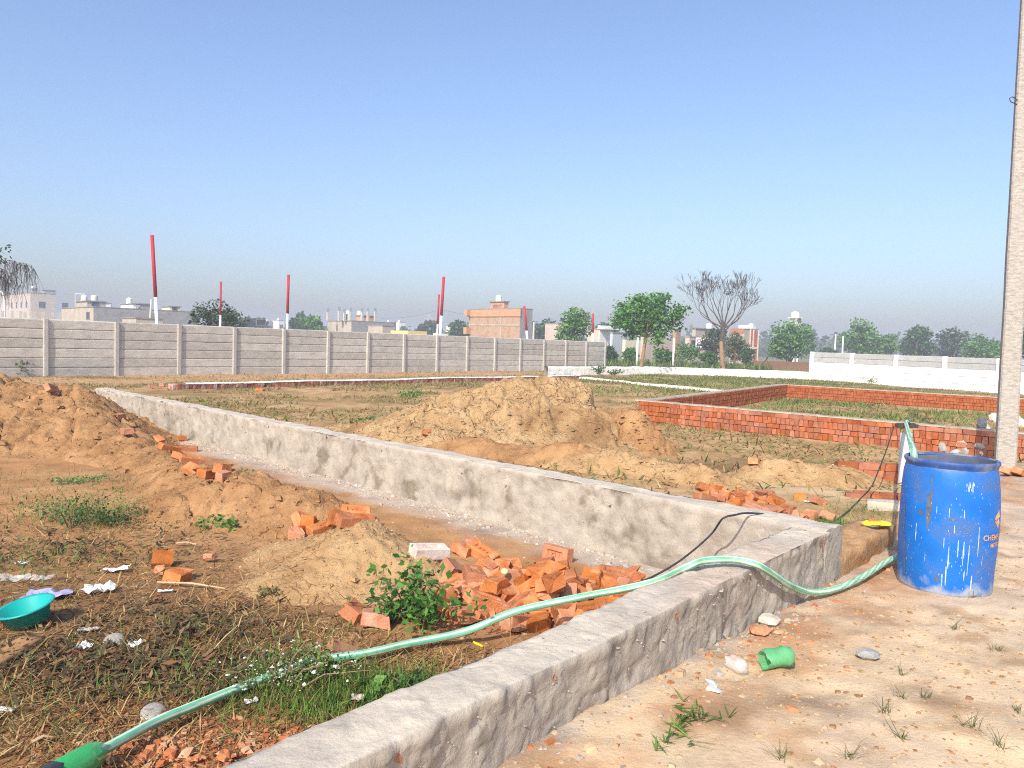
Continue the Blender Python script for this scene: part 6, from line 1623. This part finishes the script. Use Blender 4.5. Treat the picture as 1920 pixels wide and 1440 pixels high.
# long grey house
t, C, L2, L1, H = house('grey_house', 175, 115, 360, 576, 74, 'block_tan', 'long low grey block house behind the left fence with rooms on its roof')
mb = MB(); mb.box((L2 / 2 + .01, -.02, H / 2), (L2, .04, H - .02)); mb.build('shade_painted_side', 'block_grey', t)  # greyer sheet over the right face, its shade put into the colour
r1 = room(t, 163, 143, 197, 565, 77, H, 'block_tan'); r2 = room(t, 249, 226, 250, 570, 82, H, 'house_white'); r3 = room(t, 262, 247, 281, 570, 84, H, 'block_grey'); r4 = room(t, 318, 303, 337, 575, 84, H, 'house_cream')
opening(r1, 'R', .75, .35, .7, .6, 'blue_door'); opening(r1, 'R', 1.9, .35, .6, .5, 'house_white'); opening(r4, 'R', .5, .4, .5, .6)

for u_ in (3, 6, 9.5, 13, 17): opening(t, 'R', u_, H - .75, 1.1, .7)
opening(t, 'L', 1.6, H - .8, 1.0, .7)
tank(158, 553, 565, 78, 11, 'white ribbed tank, left of two on the long grey house'); tank(177, 553, 564, 79, 12, 'cream tank, right of two on the long grey house', 'tank_cream'); tank(242, 558, 570, 83, 10, 'white tank on the white stair room of the long grey house')
mb = MB(); A = at(141, 576, 77); mb.tube([Vector((0, 0, 0)), Vector((0, 0, 1.35)), Vector((.9, 0, 1.3))], .03, 6); tag(mb.build('water_pipe', 'pole_white', None, A), 'thin white pipe rising beside the ribbed roof tank', 'pipe')
# outhouse in front of the fence tree line
t, *_ = house('outhouse', 255, 229, 305, 597, 60, 'block_tan', 'small tan outhouse just above the left fence'); 
# unfinished columned house
t, C, L2, L1, H = house('unfinished_house', 658, 614, 737, 602, 92, 'block_tan', 'unfinished grey house with bare concrete columns on its roof')
mb = MB(); mb.box((L2 / 2 + .01, -.02, H / 2), (L2, .04, H - .02)); mb.build('shade_painted_side', 'block_grey', t)  # thin grey skin that paints the shade of the right-hand face
for px, yt in ((615, 585), (636, 583), (658, 584), (679, 585), (690, 584), (704, 584), (646, 586)):
    Y = 92.5 if px < 660 else 95; P = at(px, yt, Y); q = loc(t, Vector((P.x, P.y, 0)))
    mb = MB(); mb.box((0, 0, (P.z - H) / 2), (.26, .26, P.z - H)); c = mb.build('column', 'post', t, (q.x, q.y, H))
    mb = MB()
    for dx, dy in ((-.08, -.08), (.08, -.08), (.08, .08), (-.08, .08)): mb.tube([Vector((dx, dy, P.z - H)), Vector((dx * 1.2, dy, P.z - H + .45))], .016, 4)
    mb.build('rebar', 'iron', c)
ra = room(t, 652, 644, 656, 590, 97, H, 'house_white', slab=None); opening(ra, 'L', .3, .6, .4, .8)
rb_ = room(t, 676, 667, 700, 592, 97, H, 'house_orange'); tank(652, 582, 590, 98, 7, 'white tank behind the columns, left one'); tank(673, 583, 591, 98, 8, 'white tank on the orange roof room')
t, *_ = house('block_house', 717, 690, 737, 611, 84, 'block_tan', 'small tan block house right of the unfinished one')
t, *_ = house('yellow_wall', 764, 732, 800, 620, 63, 'house_yellow', 'low yellow compound wall just above the fence', 'wall', None)
t, *_ = house('white_plinth', 818, 812, 839, 625, 60, 'house_white', 'small white block at the foot of the pole pair', 'block', None)
# brick house
t, C, L2, L1, H = house('brick_house', 973, 878, 996, 579, 76, 'house_brick', 'two-storey raw brick house with a water tank in the centre of the skyline')
mb = MB(); mb.box((-.05, L1 / 2, H - .38), (.1, L1 + .3, .72)); mb.build('parapet_band', 'house_orange', t)
mb = MB(); mb.box((L2 / 2, -.02, H / 2), (L2, .04, H - .02)); mb.build('shade_painted_side', 'block_grey', t)  # shaded right face of the brick painted darker with a grey sheet
mb = MB(); mb.box((-.25, L1 - .1, H - .35), (.7, .5, .6)); mb.box((-.25, L1 - .1, H - 2.2), (.7, .5, .7)); mb.build('balcony_end', 'house_orange', t)
r = room(t, 943, 917, 951, 566, 79, H, 'house_orange'); opening(r, 'L', 1.0, .35, 1.2, .35, 'red_brick_far'); opening(t, 'R', .7, H - 2.6, .8, 1.0)
mb = MB()
for z_ in (H - 1.6, H - 3.0): mb.box((-.03, L1 / 2, z_), (.05, L1, .12))
mb.box((-.03, L1 * .35, H / 2), (.05, .14, H)); mb.build('concrete_band', 'block_tan', t)
tank(935, 553, 566, 80, 11, 'white tank on top of the raw brick house')
t, *_ = house('brown_house', 1045, 1021, 1060, 607, 86, 'pink_wall', 'tan house half hidden behind the round dark tree')
# blue door house
t, C, L2, L1, H = house('blue_door_house', 1122, 1100, 1146, 617, 72, 'pink_wall', 'tan and white house with a tall blue door near the fence end')
mb = MB(); mb.box((L2 / 2, -.03, H / 2), (L2, .06, H - .01)); mb.build('white_front', 'house_white', t)
opening(t, 'R', L2 * .3, H - 1.25, .85, 1.9, 'blue_door', 'door', 'house_white')
mb = MB(); mb.box((L2 * .6, -.35, H + .05), (L2 * 1.3, .9, .13)); mb.build('canopy', 'house_white', t)
room(t, 1124, 1122, 1146, 610, 73, H, 'house_white', 'parapet', None)
t, *_ = house('grey_shed', 1148, 1143, 1172, 624, 70, 'shed_grey', 'pale corrugated shed right of the blue door house')
t, *_ = house('cream_wall_piece', 1172, 1171, 1204, 637, 68, 'house_cream', 'cream boundary wall left of the leafy tree', 'wall', None)
t, *_ = house('block_wall', 1206, 1205, 1264, 632, 66, 'pink_wall', 'grey pink block wall behind the leafy tree', 'wall', None)
t, *_ = house('brick_pillar', 1266, 1262, 1275, 616, 64, 'house_brick', 'old brick pillar right of the leafy tree', 'pillar', None)
# shop with a banner
t, C, L2, L1, H = house('shop', 1292, 1284, 1350, 632, 80, 'pink_wall', 'low shop with a white banner left of the bare tree')
opening(t, 'R', 1.1, H - .9, 1.6, 1.2, 'dark_pane')
room(t, 1303, 1296, 1352, 616, 84, H, 'block_tan', 'upper_storey')
bn = empty('banner', at(1304, 651, 78.5), math.radians(0)); tag(bn, 'white banner with red and blue lettering on the shop', 'banner')
bw, bh = 2.2, .98
mb = MB(); mb.box((bw / 2, 0, bh / 2), (bw, .03, bh)); mb.build('sheet', 'house_white', bn)
mat('print_red', [(.55, .03, .03), (.6, .05, .04)], rough=.7); mat('print_blue', [(.04, .06, .35), (.06, .09, .4)], rough=.7)
for txt, sz, x_, z_, m_ in (('OLI', .55, .1, .47, 'print_red'), ('OLIoel', .34, .1, .1, 'print_blue')):
    if m_ == 'print_blue':
        mb = MB()
        for k in range(6): mb.box((.2 + k * .26, -.02, .2 + .03 * math.sin(k * 2)), (.18, .006, .16 + .06 * (k % 2)))
        mb.box((.8, -.021, .33), (1.4, .006, .035)); mb.build('blue_lettering', 'print_blue', bn); continue
    m2 = text_mesh(txt, sz, .015); m2.materials.append(MATS[m_]); o = link('red_lettering', m2, bn, (x_, -.019, z_)); o.rotation_euler = (math.pi / 2, 0, 0)
tank(1329, 606, 616, 86, 11, 'white tank on the shop behind the grey green shrub'); tank(1356, 610, 618, 88, 7, 'small white tank beside the bare tree trunk')
# red brick house right of the bare tree
t, C, L2, L1, H = house('red_house', 1394, 1368, 1420, 617, 92, 'block_tan', 'tan and red brick house right of the bare tree')
mb = MB(); mb.box((-.03, L1 / 2, H - .25), (.06, L1, .45)); mb.build('red_band', 'red_brick_far', t)
mb = MB(); mb.box((L2 * .68, -.03, H / 2), (L2 * .62, .06, H)); mb.build('brick_front', 'red_brick_far', t)
mb = MB()
for u in (.4, .62, .98): mb.box((L2 * u, -.08, H / 2), (.22, .06, H))
mb.box((L2 * .68, -.09, H - 2.2), (L2 * .6, .06, .2)); mb.build('frame', 'house_cream', t)
opening(t, 'R', L2 * .82, H - 3.4, 1.0, 1.5, 'dark_pane'); tank(1408, 606, 616, 95, 9, 'white tank on the red brick house')
mb = MB(); P = loc(t, at(1400, 617, 95)); mb.box((1.0, .5, .25), (2.0, 1.2, .5)); mb.build('white_parapet', 'house_white', t, (P.x, P.y, H + .09))
# water tower, dark wall, far houses
B = at(1488, 650, 125); B.z = 0; t = tag(empty('water_tower', B, .3), 'white water tower peeping over the broad domed tree', 'tower')
zt = at(1488, 597, 125).z
mb = MB()
for dx in (-.45, .45):
    for dy in (-.45, .45): mb.box((dx, dy, zt / 2), (.2, .2, zt))
mb.box((0, 0, zt - .5), (1.1, 1.1, 1.0)); mb.build('tower_legs', 'house_white', t)
mb = MB(); mb.box((0, 0, zt + .08), (1.7, 1.5, .16)); mb.build('platform', 'house_white', t)
mb = MB(); mb.lathe([(.62, 0), (.66, .3), (.62, .35), (.66, .7), (.5, .85), (.2, .95), (0, .96)], 18); mb.build('tank', 'tank_white', t, (0, 0, zt + .16), smooth=True)
a_, b_ = at(1412, 672, 66), at(1548, 672, 66)
mb = MB(); mb.box(((b_.x - a_.x) / 2, 0, .3), (b_.x - a_.x, .25, .8), 0, .03); tag(mb.build('dark_brick_wall', 'joint_mud', None, (a_.x, 66, 0)), 'low dark brick wall under the broad domed tree', 'wall')
for i, (xc, xl, xr, yt, Y, m, lab) in enumerate(((500, 488, 512, 603, 190, 'block_grey', 'small hazy grey house left of the third red pole'), (522, 510, 532, 601, 200, 'house_white', 'small hazy white house beside the third red pole'), (748, 742, 760, 604, 210, 'house_white', 'tiny hazy white house left of the yellow wall trees'), (728, 720, 736, 604, 205, 'house_white', 'tiny hazy white house just right of the columned house'), (845, 836, 852, 611, 190, 'house_cream', 'tiny cream house between the pole pair and the brick house'))):
    t, C, L2, L1, H = house('far_house', xc, xl, xr, yt, Y, m, lab); opening(t, 'R', L2 * .5, H - 1.6, .9, 1.1); tank(xc, yt - 4, yt, Y + 2, 5, 'small tank on the ' + lab)
# lattice pylon and wires
B = at(803, 640, 260); B.z = 0; zt = at(803, 589, 260).z
t = tag(empty('pylon', B), 'faint lattice pylon on the horizon left of the pole pair', 'pylon')
mb = MB()
for dx in (-1, 1):
    for dy in (-1, 1): mb.tube([Vector((dx, dy, 0)), Vector((dx * .15, dy * .15, zt))], .07, 4)
for k in range(8):
    z = zt * k / 8; w_ = 1 - .85 * k / 8; mb.tube([Vector((-w_, -w_, z)), Vector((w_ * .9, -w_ * .9, z + zt / 8))], .05, 4)
for k in (.72, .86): mb.tube([Vector((-1.6, 0, zt * k)), Vector((1.6, 0, zt * k))], .07, 4)
mb.build('lattice', 'post', t)
for i, (a, b) in enumerate((((715, 597), (826, 581)), ((826, 581), (1010, 603)))):
    A, B = at(*a, 110), at(*b, 110); mb = MB(); mb.tube(smooth_path([Vector((0, 0, 0)), (B - A) * .5 + Vector((0, 0, -.35)), B - A], .8), .012, 4); tag(mb.build('overhead_wire', 'iron', None, A), ('thin overhead wire rising to the pole pair', 'thin overhead wire falling towards the brick house')[i], 'wire')
# tall weeds hiding the house feet
rs = np.random.default_rng(71)
n = 9000; px = rs.uniform(1122, 1450, n); Y = rs.uniform(52, 64, n); x = np.array([colm(q) for q in px]) * Y
k = vn(px * .03, Y * .3, 9) > .42; x, Y = x[k], Y[k]
blades('tall_weeds', onz(x, Y), .5, .028, np.concatenate([MD, OL, OL * 1.3]), 'grass', 'tall weeds in front of the far houses', 'weeds', .25, 9)

# ------------------------------------------------------------------ air
hz_m = bpy.data.materials.new('haze'); hz_m.use_nodes = True
nt = hz_m.node_tree; nt.nodes.clear()
out = nt.nodes.new('ShaderNodeOutputMaterial'); pv = nt.nodes.new('ShaderNodeVolumePrincipled')
pv.inputs['Color'].default_value = (0.82, 0.86, 0.97, 1); pv.inputs['Density'].default_value = HAZE_D; pv.inputs['Anisotropy'].default_value = 0.0
nt.links.new(pv.outputs[0], out.inputs['Volume'])
mb = MB(); mb.box((0, 720, 6.0), (2300, 1620, 14.5))
o = link('haze', (lambda me: (me.materials.clear(), me.materials.append(hz_m), me)[2])(mb.mesh('haze', 'post')))
o['kind'] = 'stuff'
